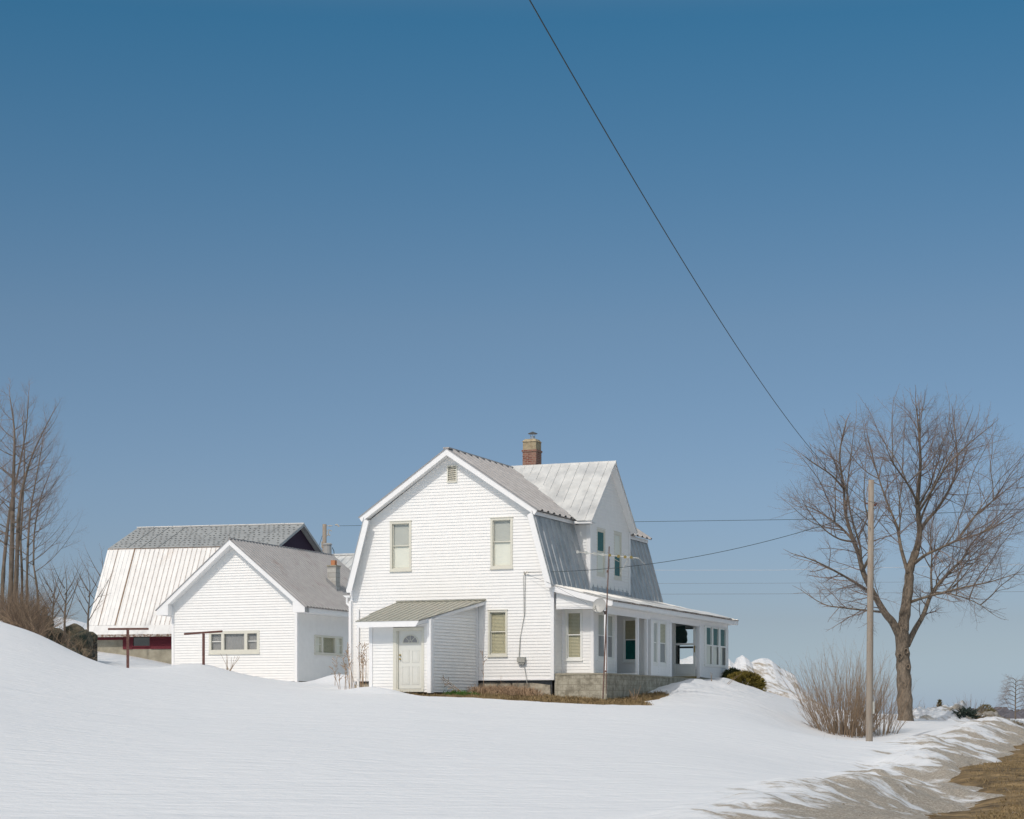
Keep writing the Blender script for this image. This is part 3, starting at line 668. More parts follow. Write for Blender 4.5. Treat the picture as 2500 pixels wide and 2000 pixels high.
boxes('porch_trim', M['trim'], H, [(1.12, 1.235, .82, .845, 1.44, 3.8), (1.225, 1.245, .845, .98, 1.44, 3.8)], [(.0, .12, .835, .848, 1.44, 3.8)], [(.032, .05, .10, .84, 3.9, 4.4)],
    [(1.225, 1.245, 3.22, 3.36, 1.44, 3.8)], [(1.90, 2.02, 5.07, 5.095, 1.44, 3.6), (2.005, 2.025, 5.095, 5.22, 1.44, 3.56)], [(2.005, 2.025, 7.42, 7.56, 1.44, 3.56)], [(2.005, 2.02, 6.0, 6.1, 1.44, 3.56)],
    [(1.92, 2.02, 11.43, 11.46, 1.44, 3.6), (2.005, 2.025, 11.46, 11.66, 1.50, 3.56)], [(2.005, 2.025, 15.54, 15.70, 1.38, 3.56)], [(.80, .93, 11.46, 11.49, 1.44, 3.8)], [(1.86, 1.92, 11.465, 11.49, 1.44, 3.8)])
for vv in (.08, 3.56, 4.62, 7.60):
    mb = MB(); mb.box(1.90, 2.0, vv, vv + .13, 1.44, 3.56); mb.build('porch_post', M['trim'], H)
mb = MB(); mb.box(.02, 2.03, .05, 15.66, 1.385, 1.44); mb.build('porch_floor', M['concrete'], H)
mb = MB(); mb.box(.02, 2.0, .07, 15.6, .1, 1.385); mb.box(-4, .02, 12.3, 15.6, .1, 1.3); mb.build('porch_foundation', M['block'], H)
mb = MB(); mb.box(.05, 1.9, .1, 15.6, 3.88, 3.9); mb.build('porch_ceiling', M['trim'], H)
# three-part window of the end room
mb = MB(); a0, a1, z0, z1 = 12.13, 15.44, 1.96, 3.82
cols = [(12.41, 13.19), (13.38, 14.20), (14.47, 15.26)]
xs = [a0] + [q for c in cols for q in c] + [a1]
for i in range(0, len(xs), 2): SR.box(mb, xs[i], xs[i + 1], z0, z1 - .22, -.04, .03)
SR.box(mb, a0, a1, z0 - .02, 2.05, -.04, .035); SR.box(mb, a0, a1, 3.60, z1 - .22 + .03, -.04, .035)
for c in cols: SR.box(mb, *c, 2.80, 2.86, -.03, .02)
w3 = mb.build('window', M['white_sash'], H); w3['label'] = 'three-light window of the porch end room, dark above, pale below'
for i, c in enumerate(cols):
    mb = MB(); mb.poly([SR.p(a_, z_, -.003) for a_, z_ in ((c[0], 2.86), (c[1], 2.86), (c[1], 3.6), (c[0], 3.6))]); mb.build('pane', M['glass'], w3)
    mb = MB(); mb.poly([SR.p(a_, z_, -.011) for a_, z_ in ((c[0], 2.05), (c[1], 2.05), (c[1], 2.8), (c[0], 2.8))]); mb.build('pane', M['glass'], w3)
    backing(w3, SR, c[0], c[1], 2.85, 3.60, 'green', -.05)
    backing(w3, SR, c[0] + .05, c[0] + (c[1] - c[0]) * (.95, .85, .55)[i], 2.05, 2.80, 'lace', -.035)  # pale sheets added to imitate snow reflected in the lower panes
    mb = MB(); SR.box(mb, c[1] - .05, c[1], 2.05, 2.79, -.008, .008); mb.build('sash_stile', M['plastic'], w3)
# back window of that room, seen through the glass of the door
mb = MB(); RW.box(mb, -.22, -.16, 1.85, 3.70, -.06, .03); RW.box(mb, 1.24, 1.30, 1.85, 3.70, -.06, .03); RW.box(mb, -.16, 1.24, 2.82, 2.90, -.05, .02); RW.box(mb, -.16, 1.24, 1.85, 1.92, -.06, .03); RW.box(mb, -.16, 1.24, 3.64, 3.70, -.06, .03)
wr = mb.build('window', M['dimroom'], H)
mb = MB()
bl = [(-.6, 3.75), (.28, 3.75), (.30, 3.62), (.37, 3.52), (.40, 3.40), (.37, 3.30), (.385, 3.24), (.40, 3.12), (.36, 3.03), (.28, 3.0), (-.2, 2.98), (-.2, 2.2), (-.02, 2.02), (-.02, 1.6), (-.6, 1.6)]
mb.prism([(a + .02, 14.9, z) for a, z in bl], (0, .06, 0)); mb.build('dark_curtain', M['green_cloth'], wr)
mb = MB(); mb.box(-3, 2, 12.3, 12.33, 1.44, 1.45); mb.build('room_floor', M['dimroom'], wr)
# porch door
def pb(mb, *a): DW.box(mb, *a)
mb = MB(); pb(mb, .90, .98, 1.52, 3.78, .0, .05); pb(mb, 1.74, 1.84, 1.52, 3.78, 0, .05); pb(mb, .98, 1.74, 3.68, 3.78, 0, .05); pb(mb, .98, 1.74, 2.80, 2.88, 0, .045); pb(mb, .98, 1.74, 1.95, 2.03, 0, .045); pb(mb, .98, 1.74, 1.52, 1.95, .0, .03); pb(mb, 1.04, 1.68, 1.60, 1.90, .03, .045)
pd = mb.build('porch_door', M['white_sash'], H); pd['label'] = 'white storm door with two large panes, at the far end of the porch'
mb = MB(); mb.poly([DW.p(a_, z_, .022) for a_, z_ in ((.98, 2.88), (1.74, 2.88), (1.74, 3.68), (.98, 3.68))]); mb.build('pane', M['glass'], pd)
mb = MB(); mb.poly([DW.p(a_, z_, .022) for a_, z_ in ((.98, 2.03), (1.74, 2.03), (1.74, 2.8), (.98, 2.8))]); mb.build('pane', M['glass'], pd)
mb = MB(); pb(mb, 1.78, 1.81, 2.55, 2.74, .05, .075); pb(mb, 1.77, 1.82, 2.5, 2.78, .045, .052); mb.build('door_handle', M['brass'], pd)
mb = MB(); pb(mb, .86, 1.88, 1.44, 1.52, .0, .08); mb.build('threshold', M['brass'], pd)

# ---- entry lean-to on the gable wall
VF = Pl((0, -3.17, 0), (1, 0, 0), (0, -1, 0)); c0 = V3((-3.39, -3.17, 0)); c1 = V3((-2.95, 0, 0)); dv = (c1 - c0); VL = dv.length; dv.normalize()
VS = Pl(c0, dv, (dv.y, -dv.x, 0))
mb = MB(); siding(mb, VF, [(-5.76, .75), (-3.39, .75), (-3.39, 3.33), (-5.76, 3.33)], [(-4.84, -3.64, .78, 3.05)], zs=.75 - .02)
siding(mb, VS, [(0, .75), (VL, .75), (VL, 4.02), (0, 3.30)], zs=.75 - .02, dep=.030)
mb.box(-5.76, -5.74, -3.17, 0, .7, 3.3)
mb.build('entry_wall', M['siding'], H)
boxes('entry_corner_board', M['trim'], H, [(-5.78, -5.65, -3.21, -3.19, .72, 3.3), (-5.79, -5.765, -3.19, -3.05, .72, 3.3)])
mb = MB(); mb.box(-3.52, -3.372, -3.21, -3.19, .72, 3.3); VS.box(mb, -.01, .14, .72, 3.33, .024, .036); mb.build('entry_corner_board', M['trim'], H)
mb = MB(); VS.box(mb, VL - .16, VL - .05, .75, 3.98, .024, .036); mb.build('entry_corner_board', M['trim'], H)
T = V3((0, -1, -.232)).normalized(); N = V3((0, -.232, 1)).normalized(); Kv = math.hypot(1, .232)
mb = MB(); ribsheet(mb, (-6.22, 0, 4.13), (1, 0, 0), T, N, [(0, .0), (3.60, .0), (2.66, 3.78 * Kv), (.18, 3.78 * Kv)], .232, .024, .028, .02, s0=.12)
mb.box(-6.22, -2.62, -.10, -.02, 4.13, 4.165)
mb.build('entry_roof', M['vest_metal'], H)
mb = MB()
mb.prism([(-6.02, -3.76, 3.235), (-3.58, -3.76, 3.235), (-3.70, -3.76, 3.03), (-5.92, -3.76, 3.03)], (0, .03, 0))
mb.prism([(-3.60, -3.74, 3.21), (-2.66, 0, 4.08), (-2.66, 0, 3.96), (-3.66, -3.74, 3.06)], (-.03, 0, 0))
mb.poly([(-6.0, -3.73, 3.04), (-3.70, -3.73, 3.04), (-3.44, -3.18, 3.20), (-5.76, -3.18, 3.20)])
mb.build('entry_fascia', M['trim'], H)
mb = MB(); VF.box(mb, -4.84, -4.70, .78, 3.03, -.08, .03); VF.box(mb, -3.74, -3.64, .78, 3.03, -.08, .03); VF.box(mb, -4.70, -3.74, 2.91, 3.03, -.08, .03); VF.box(mb, -4.84, -3.64, .76, .86, -.02, .05)
VF.box(mb, -4.70, -4.66, .86, 2.91, -.08, .0)
ed = mb.build('entry_door_frame', M['cream'], H)
mb = MB(); VF.box(mb, -4.66, -3.74, .87, 2.91, -.10, -.055)
for a in (-4.52, -4.14):
    for (z0, z1) in ((1.02, 1.66), (1.80, 2.22)):
        for q in ((a, a + .28, z0, z0 + .02), (a, a + .28, z1 - .02, z1), (a, a + .02, z0, z1), (a + .26, a + .28, z0, z1)): VF.box(mb, *q, -.055, -.044)
        VF.box(mb, a + .05, a + .23, z0 + .05, z1 - .05, -.055, -.047)
dr = mb.build('entry_door', M['door'], H); dr['label'] = 'cream panelled door with a fan-shaped light under the lean-to roof'
fc, fz, fr = -4.20, 2.50, .27
mb = MB(); K = 20
arc = lambda r, k: (fc + r * math.cos(math.pi * k / K), fz + r * math.sin(math.pi * k / K) * .92)
for k in range(K): VF.pr(mb, [arc(fr, k), arc(fr + .035, k), arc(fr + .035, k + 1), arc(fr, k + 1)], -.055, -.03)
VF.box(mb, fc - fr - .035, fc + fr + .035, fz - .035, fz, -.055, -.03)
for k in range(K): VF.pr(mb, [arc(.06, k), arc(.075, k), arc(.075, k + 1), arc(.06, k + 1)], -.055, -.036)
for k in (5.4, 10, 14.6):
    a, z = arc(.07, k); b, y = arc(fr, k); nx, nz = -(y - z), (b - a); l_ = math.hypot(nx, nz); nx *= .008 / l_; nz *= .008 / l_
    VF.pr(mb, [(a - nx, z - nz), (b - nx, y - nz), (b + nx, y + nz), (a + nx, z + nz)], -.055, -.036)
mb.build('fanlight_bars', M['cream'], dr)
mb = MB(); VF.pr(mb, [arc(fr, k) for k in range(K + 1)], -.0548, -.050); mb.build('fanlight_pane', M['grey_curtain'], dr)
for z, nm in ((1.92, 'door_knob'), (2.06, 'deadbolt')):
    mb = MB(); mb.tube([VF.p(-4.59, z, -.055), VF.p(-4.59, z, -.02), VF.p(-4.59, z, .01)], [.03, .02, .032], 10); mb.build(nm, M['brass'], dr)

# bits on the walls
mb = MB(); mb.box(-7.84, -7.75, -.09, -.026, .85, 3.9); mb.box(-8.16, -8.06, -.12, -.035, .85, 4.2)
mb.prism([(-8.42, -.10, 4.42), (-8.12, -.10, 4.42), (-8.12, -.10, 4.34), (-8.3, -.10, 4.34)], (0, 1.2, 0)); mb.tube([(-8.26, -.05, 4.36), (-8.26, -.05, 4.12), (-8.10, -.08, 3.98)], .045, 8)
mb.build('downspout', M['trim'], H)
mb = MB(); GA.box(mb, -1.35, -1.05, 1.84, 2.02, .02, .16); GA.box(mb, -1.31, -1.09, 1.77, 1.84, .02, .13); mb_ = mb.build('meter_box', M['plastic'], H)
mb = MB(); mb.tube([(-1.07, -.05, 5.08), (-1.09, -.045, 3.6), (-1.26, -.04, 2.8), (-1.30, -.05, 2.02)], .010, 5); mb.tube([(-1.14, -.05, 5.0), (-1.12, -.045, 3.5), (-1.28, -.04, 2.7), (-1.32, -.05, 2.02)], .008, 5)
mb.tube([(-1.12, -.08, 1.8), (-1.06, -.07, 1.5), (-.95, -.15, 1.05)], .012, 5)
mb.build('cable', M['plastic'], mb_)
mb = MB(); mb.tube([(-1.10, -.02, 5.02), (-1.10, -.06, 5.02), (-1.10, -.09, 5.12)], .02, 6); mb.tube([(-1.06, -.08, 5.05), (-.98, -.12, 5.10), (-.90, -.14, 5.07)], [.015, .03, .012], 8); mb.build('insulator', M['ceramic'], H)

# ------------------------------------------------------------------ low white outbuilding on the left
WZ = 1.15; wx, wy = hw(-17.5, 7.5)
W = thing('outbuilding', 'low white clapboard outbuilding with plain gable and ribbed brown-grey metal roof', 'outbuilding', (wx, wy, ZO + WZ), -A0); ZB[W.name] = WZ
G = Pl((0, 0, 0), (1, 0, 0), (0, -1, 0)); SD_ = Pl((3.03, 0, 0), (0, 1, 0), (1, 0, 0))
pa = [(-1.14, -.63, 2.73, 3.40, 1), (-.50, .50, 2.73, 3.41, 0), (.64, 1.11, 2.74, 3.39, 1)]
hh = pic_window(W, G, -1.24, 1.24, 2.56, 3.54, pa, back=('grey', 'grey', 'grey'), label='front picture window flanked by two small sashes')
pb_ = [(1.65, 2.18, 2.65, 3.29, 1), (2.33, 3.44, 2.65, 3.30, 0), (3.56, 4.11, 2.64, 3.30, 1)]
hs = pic_window(W, SD_, 1.54, 4.19, 2.56, 3.38, pb_, trim='cream', back=('lace', 'blind', 'lace'), label='side picture window in shade, with pale blinds')
mb = MB(); siding(mb, G, [(-3.08, 1.37), (3.03, 1.37), (3.03, 4.78), (0, 7.25), (-3.08, 4.78)], [hh], zs=1.37, dep=.027)
siding(mb, SD_, [(0, 1.37), (8.8, 1.37), (8.8, 4.5), (0, 4.5)], [hs], zs=1.37, dep=.011)
siding(mb, Pl((-3.08, 0, 0), (0, 1, 0), (-1, 0, 0)), [(0, 1.37), (8.8, 1.37), (8.8, 4.5), (0, 4.5)], zs=1.37)
siding(mb, Pl((0, 8.8, 0), (1, 0, 0), (0, 1, 0)), [(-3.08, 1.37), (3.03, 1.37), (3.03, 4.78), (0, 7.25), (-3.08, 4.78)], zs=1.37)
mb.build('wall', M['siding'], W)
boxes('corner_board', M['trim'], W, [(-3.10, -2.99, -.04, -.028, 1.2, 4.6)], [(2.94, 3.055, -.04, -.028, 1.18, 4.3), (3.045, 3.06, -.028, .09, 1.18, 4.3)])
mb = MB(); mb.box(-3.0, 2.95, .03, 8.7, .4, 1.4); mb.build('foundation', M['concrete'], W)
mb = MB()
for sg in (1, -1):
    pts = [(0, 7.43), (3.62 * sg, 4.50), (3.62 * sg, 4.25), (3.05 * sg, 4.25), (3.05 * sg, 4.74), (2.9 * sg, 4.84), (0, 7.18)]
    mb.prism([(a, -.42, z) for a, z in pts[:2]] + [(a, -.42, z) for a, z in pts[2:5]] + [(3.05 * sg, -.42, 4.73)], (0, .03, 0)) if 0 else None
    mb.prism([(0, -.42, 7.43), (3.62 * sg, -.42, 4.47), (3.05 * sg, -.42, 4.70), (0, -.42, 7.18)], (0, .03, 0))
    mb.prism([(3.62 * sg, -.417, 4.47), (3.62 * sg, -.417, 4.25), (3.05 * sg, -.417, 4.25), (3.05 * sg, -.417, 4.70)], (0, .40, 0))
    mb.prism([(3.60 * sg, -.40, 4.25), (3.62 * sg, -.40, 4.25), (3.62 * sg, -.40, 4.47), (3.60 * sg, -.40, 4.47)], (0, 9.5, 0))
    mb.prism([(0, -.39, 7.22), (3.05 * sg, -.39, 4.74), (3.05 * sg, -.39, 4.71), (0, -.39, 7.19)], (0, .40, 0))
    mb.prism([(3.05 * sg, .0, 4.24), (3.60 * sg, .0, 4.24), (3.60 * sg, 0, 4.26), (3.05 * sg, 0, 4.26)], (0, 8.9, 0))
mb.build('fascia', M['trim'], W)
mb = MB(); LW = math.hypot(3.68, 2.99)
for sg in (1, -1):
    T = V3((3.68 * sg, 0, -2.99)); N = V3((2.99 * sg, 0, 3.68)).normalized()
    corrugated(mb, (0, -.45, 7.45), (0, 1, 0), T, N, [(0, 0), (9.55, 0), (9.55, LW), (0, LW)], .27, .06)
mb.box(-.10, .10, -.45, 9.1, 7.445, 7.475)
mb.build('roof', M['wing_metal'], W)
mb = MB(); mb.box(2.02, 2.44, 4.70, 5.12, 4.8, 6.56); ch = mb.build('chimney', M['flue_block'], W)
mb = MB(); mb.box(1.99, 2.47, 4.67, 5.15, 6.56, 6.61); mb.build('chimney_cap', M['concrete'], ch)
mb = MB(); mb.box(2.13, 2.33, 4.81, 5.01, 6.61, 6.84); mb.build('clay_flue', M['clay'], ch)
mb = MB(); N = V3((2.99, 0, 3.68)).normalized()
mb.prism([(1.98, 4.66, 5.91), (2.5, 4.66, 5.48), (2.5, 4.69, 5.48), (1.98, 4.69, 5.91)], (0, 0, .16)); mb.build('flashing', M['tin'], ch)

# ------------------------------------------------------------------ barn
BZ = 2.3; BA = R(14)
B = thing('barn', 'gambrel barn with white sheet lower roof, grey upper roof and maroon walls over concrete', 'barn', (-13.36, 110, ZO + BZ), -BA); ZB[B.name] = BZ
mb = MB()
T = V3((0, -4.03, -1.57)); N = V3((0, -1.57, 4.03)).normalized(); L1 = T.length
o = V3((.35, 4.03, 10.99)); Sx = V3((-1, 0, 0))
mb.prism([o, o + Sx * 10.4, o + Sx * 10.4 + T, o + T], -N * .05)
P = lambda s, t, k=0: o + Sx * s + T.normalized() * t + N * k
random.seed(2)
for k in range(9):
    t = .35 + k * (L1 - .5) / 8.6; s = .15 + (k % 2) * .12
    while s < 10.3:
        a = s + random.uniform(-.04, .04); mb.prism([P(a, t, .001), P(a + .11, t, .001), P(a + .11, t + .05, .02), P(a, t + .05, .02)], N * .03); s += .30 if random.random() < .93 else .6
for s in (7.3, 8.35, 9.2): mb.prism([P(s, 0, .002), P(s + .05, 0, .002), P(s + .05, L1, .002), P(s, L1, .002)], N * .03)
for s in (1.4, 2.6, 3.9, 5.2, 6.3): mb.prism([P(s, 0, .002), P(s + .02, 0, .002), P(s + .02, L1, .002), P(s, L1, .002)], N * .012)
o2 = V3((.35, 4.03, 10.99)); mb.prism([o2, o2 + V3((-10.4, 0, 0)), V3((-10.05, 8.3, 9.2)), V3((.35, 8.3, 9.2))], (0, 0, -.06))
mb.build('upper_roof', M['barn_upper'], B)
mb = MB(); x = .38
while x > -10.05:
    mb.box(max(x - 1.15, -10.08), x - .02, 3.93, 4.13, 10.97 + random.uniform(0, .01), 11.035); x -= 1.17
mb.build('ridge_cap', M['porch_metal'], B)
mb = MB(); T = V3((0, -2.6, -4.5)); N = V3((0, -4.5, 2.6)).normalized()
ribsheet(mb, (.35, 0, 9.40), (-1, 0, 0), T, N, [(0, 0), (8.75, 0), (8.75, T.length), (0, T.length)], .287, .016, .02, .04)
ribsheet(mb, (-8.42, 0, 9.41), (-1, 0, 0), T, N, [(0, 0), (1.62, 0), (1.62, T.length), (0, T.length)], .25, .022, .02, .04)
T2 = V3((0, -.42, -.52)); N2 = V3((0, -.52, .42)).normalized()
ribsheet(mb, (.35, -2.6, 4.90), (-1, 0, 0), T2, N2, [(0, 0), (10.4, 0), (10.4, T2.length), (0, T2.length)], .9, .015, .012, .03)
lo = mb.build('lower_roof', M['barn_white'], B)
mb = MB(); o3 = V3((.35, 0, 9.40)); Tn = T.normalized(); x = .17
for (xx, wd) in ((8.68, .05), (9.72, .022)): mb.prism([o3 + Sx * xx + N * .022, o3 + Sx * (xx + wd) + N * .022, o3 + Sx * (xx + wd) + T + N * .022, o3 + Sx * xx + T + N * .022], N * .01)
k = 0
while k * .287 < 8.6:
    s_ = k * .287 + .0205
    mb.prism([o3 + Sx * s_ + N * .003, o3 + Sx * (s_ + .014) + N * .003, o3 + Sx * (s_ + .014) + T + N * .003, o3 + Sx * s_ + T + N * .003], N * .006)
    for j in range(9): 
        t = .3 + j * .58 + random.uniform(-.05, .05)
        if t < T.length: q = o3 + Sx * (s_ - .005) + Tn * t + N * .021; mb.prism([q, q + Sx * .024, q + Sx * .024 + Tn * .035, q + Tn * .035], N * .004)
    k += 1
mb.box(-10.05, .35, -.06, .02, 9.385, 9.40)
mb.build('rusty_seam', mat('seam_rust', (.30, .20, .13), .85, var=.3, vscale=2), lo)
mb = MB(); mb.box(-10.1, .35, -3.03, -2.96, 4.24, 4.38); mb.build('eave_board', M['rust'], B)
WB = Pl((0, -2.5, 0), (1, 0, 0), (0, -1, 0))
mb = MB(); mb.box(-9.95, 0, -2.5, -2.2, 1.5, 4.12); mb.build('concrete_wall', M['concrete'], B)
mb = MB(); z = 3.57
while z < 4.45:                                                     # shiplap boards
    z1 = min(z + .17, 4.46)
    if z > 4.1: WB.box(mb, -9.95, -7.95, z, z1 - .012, .0, .05)
    for (a0, a1) in (((-7.93, -7.36), (-6.25, 0)) if z1 > 3.70 else ((-7.93, 0),)): WB.box(mb, a0, a1, z, z1 - .012, .005, .05 + .006 * math.sin(z * 40))
    z = z1
WB.box(mb, -7.93, 0, 3.57, 4.46, -.01, .004); WB.box(mb, -9.95, -7.95, 4.10, 4.46, .0, .04)
mb.build('wall', M['maroon'], B)
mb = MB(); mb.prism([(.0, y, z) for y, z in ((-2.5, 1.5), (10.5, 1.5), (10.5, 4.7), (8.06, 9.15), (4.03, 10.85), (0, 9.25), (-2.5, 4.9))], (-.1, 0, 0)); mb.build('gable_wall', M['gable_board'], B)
mb = MB(); mb.box(-9.9, -.1, 10.3, 10.5, 1.5, 4.7); mb.prism([(-9.95, y, z) for y, z in ((-2.5, 1.5), (10.5, 1.5), (10.5, 4.7), (8.06, 9.15), (4.03, 10.85), (0, 9.25), (-2.5, 4.9))], (.1, 0, 0))
mb.prism([(-10.0, 8.06, 9.3), (.35, 8.06, 9.3), (.35, 10.9, 4.4), (-10.0, 10.9, 4.4)], (0, .03, .03)); mb.build('back_wall', M['maroon'], B)
mb = MB()
for q in ((-7.36, -7.30, 3.70, 4.30), (-6.31, -6.25, 3.70, 4.30), (-7.30, -6.31, 3.70, 3.75), (-7.30, -6.31, 4.26, 4.30)): WB.box(mb, *q, .0, .06)
bw = mb.build('window', M['maroon'], B); bw['label'] = 'dark window low in the maroon band'
mb = MB(); WB.box(mb, -7.30, -6.31, 3.75, 4.26, -.0, .012); mb.build('pane', mat('reflecting_pane', (.02, .03, .03), .08, 0, spec=1.0), bw)
mb = MB()
for sg, (p0, p1) in ((0, ((0, 9.42), (4.03, 10.99))), (1, ((4.03, 10.99), (8.3, 9.2)))): mb.prism([(.33, p0[0], p0[1]), (.33, p1[0], p1[1]), (.33, p1[0], p1[1] - .16), (.33, p0[0], p0[1] - .16)], (.04, 0, 0))
mb.prism([(.33, 0, 9.38), (.33, -2.6, 4.9), (.33, -2.4, 4.9), (.33, .15, 9.3)], (.03, 0, 0))
mb.build('rake_board', M['barn_upper'], B)

# long metal roof behind, between outbuilding and farmhouse
sp = at(800, 1354, 104); S2 = thing('shed', 'plain metal-roofed shed glimpsed between the outbuilding and the farmhouse', 'shed', (sp.x, sp.y, ZO + 1.5), -A0); ZB[S2.name] = 1.5
mb = MB(); T = V3((0, -4.2, -2.3)); N = V3((0, -2.3, 4.2)).normalized()
ribsheet(mb, (-.5, 0, 8.36), (1, 0, 0), T, N, [(0, 0), (7, 0), (7, T.length), (0, T.length)], .42, .03, .03, .03); mb.prism([(-.5, 0, 8.36), (6.5, 0, 8.36), (6.5, 4.2, 6), (-.5, 4.2, 6)], (0, 0, -.04))
mb.box(-.6, 6.6, -.12, .12, 8.33, 8.42)
mb.build('roof', M['seam_metal'], S2)
mb = MB(); mb.box(-.2, 6.2, -3.8, 3.9, .8, 6.05); mb.prism([(-.2, -3.8, 6.05), (-.2, 3.9, 6.05), (-.2, 0, 8.2)], (6.4, 0, 0)); mb.build('wall', M['siding'], S2)
#@@SPLIT2

# ------------------------------------------------------------------ trees and shrubs
def rvec(rng): 
    while True:
        v = V3((rng.uniform(-1, 1), rng.uniform(-1, 1), rng.uniform(-1, 1)))
        if .1 < v.length < 1: return v.normalized()
ENV = None
def twig(mb, p, d, L, r, lv, rng, nch, up=.12, wob=.16, sides=3, ang=(.5, 1.1), shrink=.52, keep=1.0, droop=0):
    n = max(3, min(7, int(L / .35) + 2)); pts = [p]; q = V3(p); dd = V3(d)
    dirs = [V3(dd)]
    if ENV and not ENV(V3(p)): L *= .55
    for i in range(n):
        if ENV and i > 0 and not ENV(q): L *= .75
        dd = (dd + rvec(rng) * wob + V3((0, 0, up - droop * i / n))).normalized(); q = q + dd * (L / n); pts.append(V3(q)); dirs.append(V3(dd))
    mb.tube(pts, [r * (1 - .75 * i / n) for i in range(n + 1)], sides, cap=False)
    if lv <= 0: return
    m = nch[0]; m = int(m * (.75 + .5 * rng.random()))
    for k in range(m):
        f = .18 + .82 * (k + rng.random()) / m; i = min(int(f * n), n - 1); t = f * n - i
        b = pts[i].lerp(pts[i + 1], min(t, 1)); dr = dirs[i + 1]
        ax = dr.cross(rvec(rng)); 
        if ax.length < .05: continue
        a = rng.uniform(*ang); nd = (dr * math.cos(a) + ax.normalized() * math.sin(a)).normalized()
        twig(mb, b, nd, L * shrink * (1.15 - .55 * f) * rng.uniform(.7, 1.25), r * (1 - .7 * f) * .55, lv - 1, rng, nch[1:] or [3], up, wob * 1.1, 3, ang, shrink, keep, droop)
def smooth(pts, k=3):
    P = [V3(p) for p in pts]; out = []
    for i in range(len(P) - 1):
        a = P[max(i - 1, 0)]; b = P[i]; c = P[i + 1]; d = P[min(i + 2, len(P) - 1)]
        for j in range(k):
            t = j / k; out.append(.5 * ((2 * b) + (c - a) * t + (2 * a - 5 * b + 4 * c - d) * t * t + (3 * b - a - 3 * c + d) * t ** 3))
    out.append(P[-1]); return out
def tree(name, label, base, trunk, limbs, seed, cat='tree', group=None, sc=1.0, nl1=11, L1=(2.6, 1.2), nch=(7, 5), lv=2, bark='bark', up=.10, r1=.032, f0=.22):
    """limbs: (points, r0, r1). The first polyline(s) in trunk are the stem."""
    rng = random.Random(seed); o = thing(name, label, cat, base, 0, group); B0 = V3(base)
    mb = MB()
    for pts, r0, r1_ in trunk:
        P = smooth(pts, 4); n = len(P)
        mb.tube([p - B0 for p in P], [(r0 + (r1_ - r0) * i / (n - 1)) * (1 + .09 * math.sin(i * 2.3 + seed)) for i in range(n)], 12)
    mb.build('trunk', M[bark], o, True)
    mb = MB()
    for pts, r0, r1_ in limbs:
        P = smooth(pts, 4); n = len(P)
        mb.tube([p - B0 for p in P], [r0 + (r1_ - r0) * (i / (n - 1)) ** .8 for i in range(n)], 7)
    if limbs: mb.build('limbs', M[bark], o, True)
    mb = MB()
    for pts, r0, r1_ in limbs:
        P = smooth(pts, 4); n = len(P); LEN = sum((P[i + 1] - P[i]).length for i in range(n - 1))
        m = max(3, int(LEN * nl1 / 6))
        for k in range(m):
            f = f0 + (1 - f0) * (k + rng.random()) / m; i = min(int(f * (n - 1)), n - 2)
            b = P[i].lerp(P[i + 1], f * (n - 1) - i); dr = (P[i + 1] - P[i]).normalized(); ax = dr.cross(rvec(rng))
            if ax.length < .05: continue
            a = rng.uniform(.45, 1.05); nd = (dr * math.cos(a) + ax.normalized() * math.sin(a)).normalized()
            L = (L1[0] + (L1[1] - L1[0]) * f) * rng.uniform(.65, 1.2) * sc
            twig(mb, b - B0, nd, L, min(r1, (r0 + (r1_ - r0) * f) * .6), lv, rng, list(nch), up)
        twig(mb, P[-1] - B0, (P[-1] - P[-2]).normalized(), L1[1] * sc, r1_, lv, rng, list(nch), up)
    mb.build('crown', M['twig'], o)
    return o
def L_(*a): return [at(px, py, Y) for px, py, Y in a]
D0 = 80
mtrunk = [(L_((2212, 1790, D0), (2211, 1760, D0), (2208, 1690, D0), (2206, 1630, D0), (2203, 1585, D0), (2203, 1530, D0)), .33, .27),
     (L_((2203, 1545, D0), (2209, 1500, D0), (2219, 1425, D0 + .3), (2221, 1391, D0 + .3), (2237, 1344, D0 + .3)), .25, .15)]
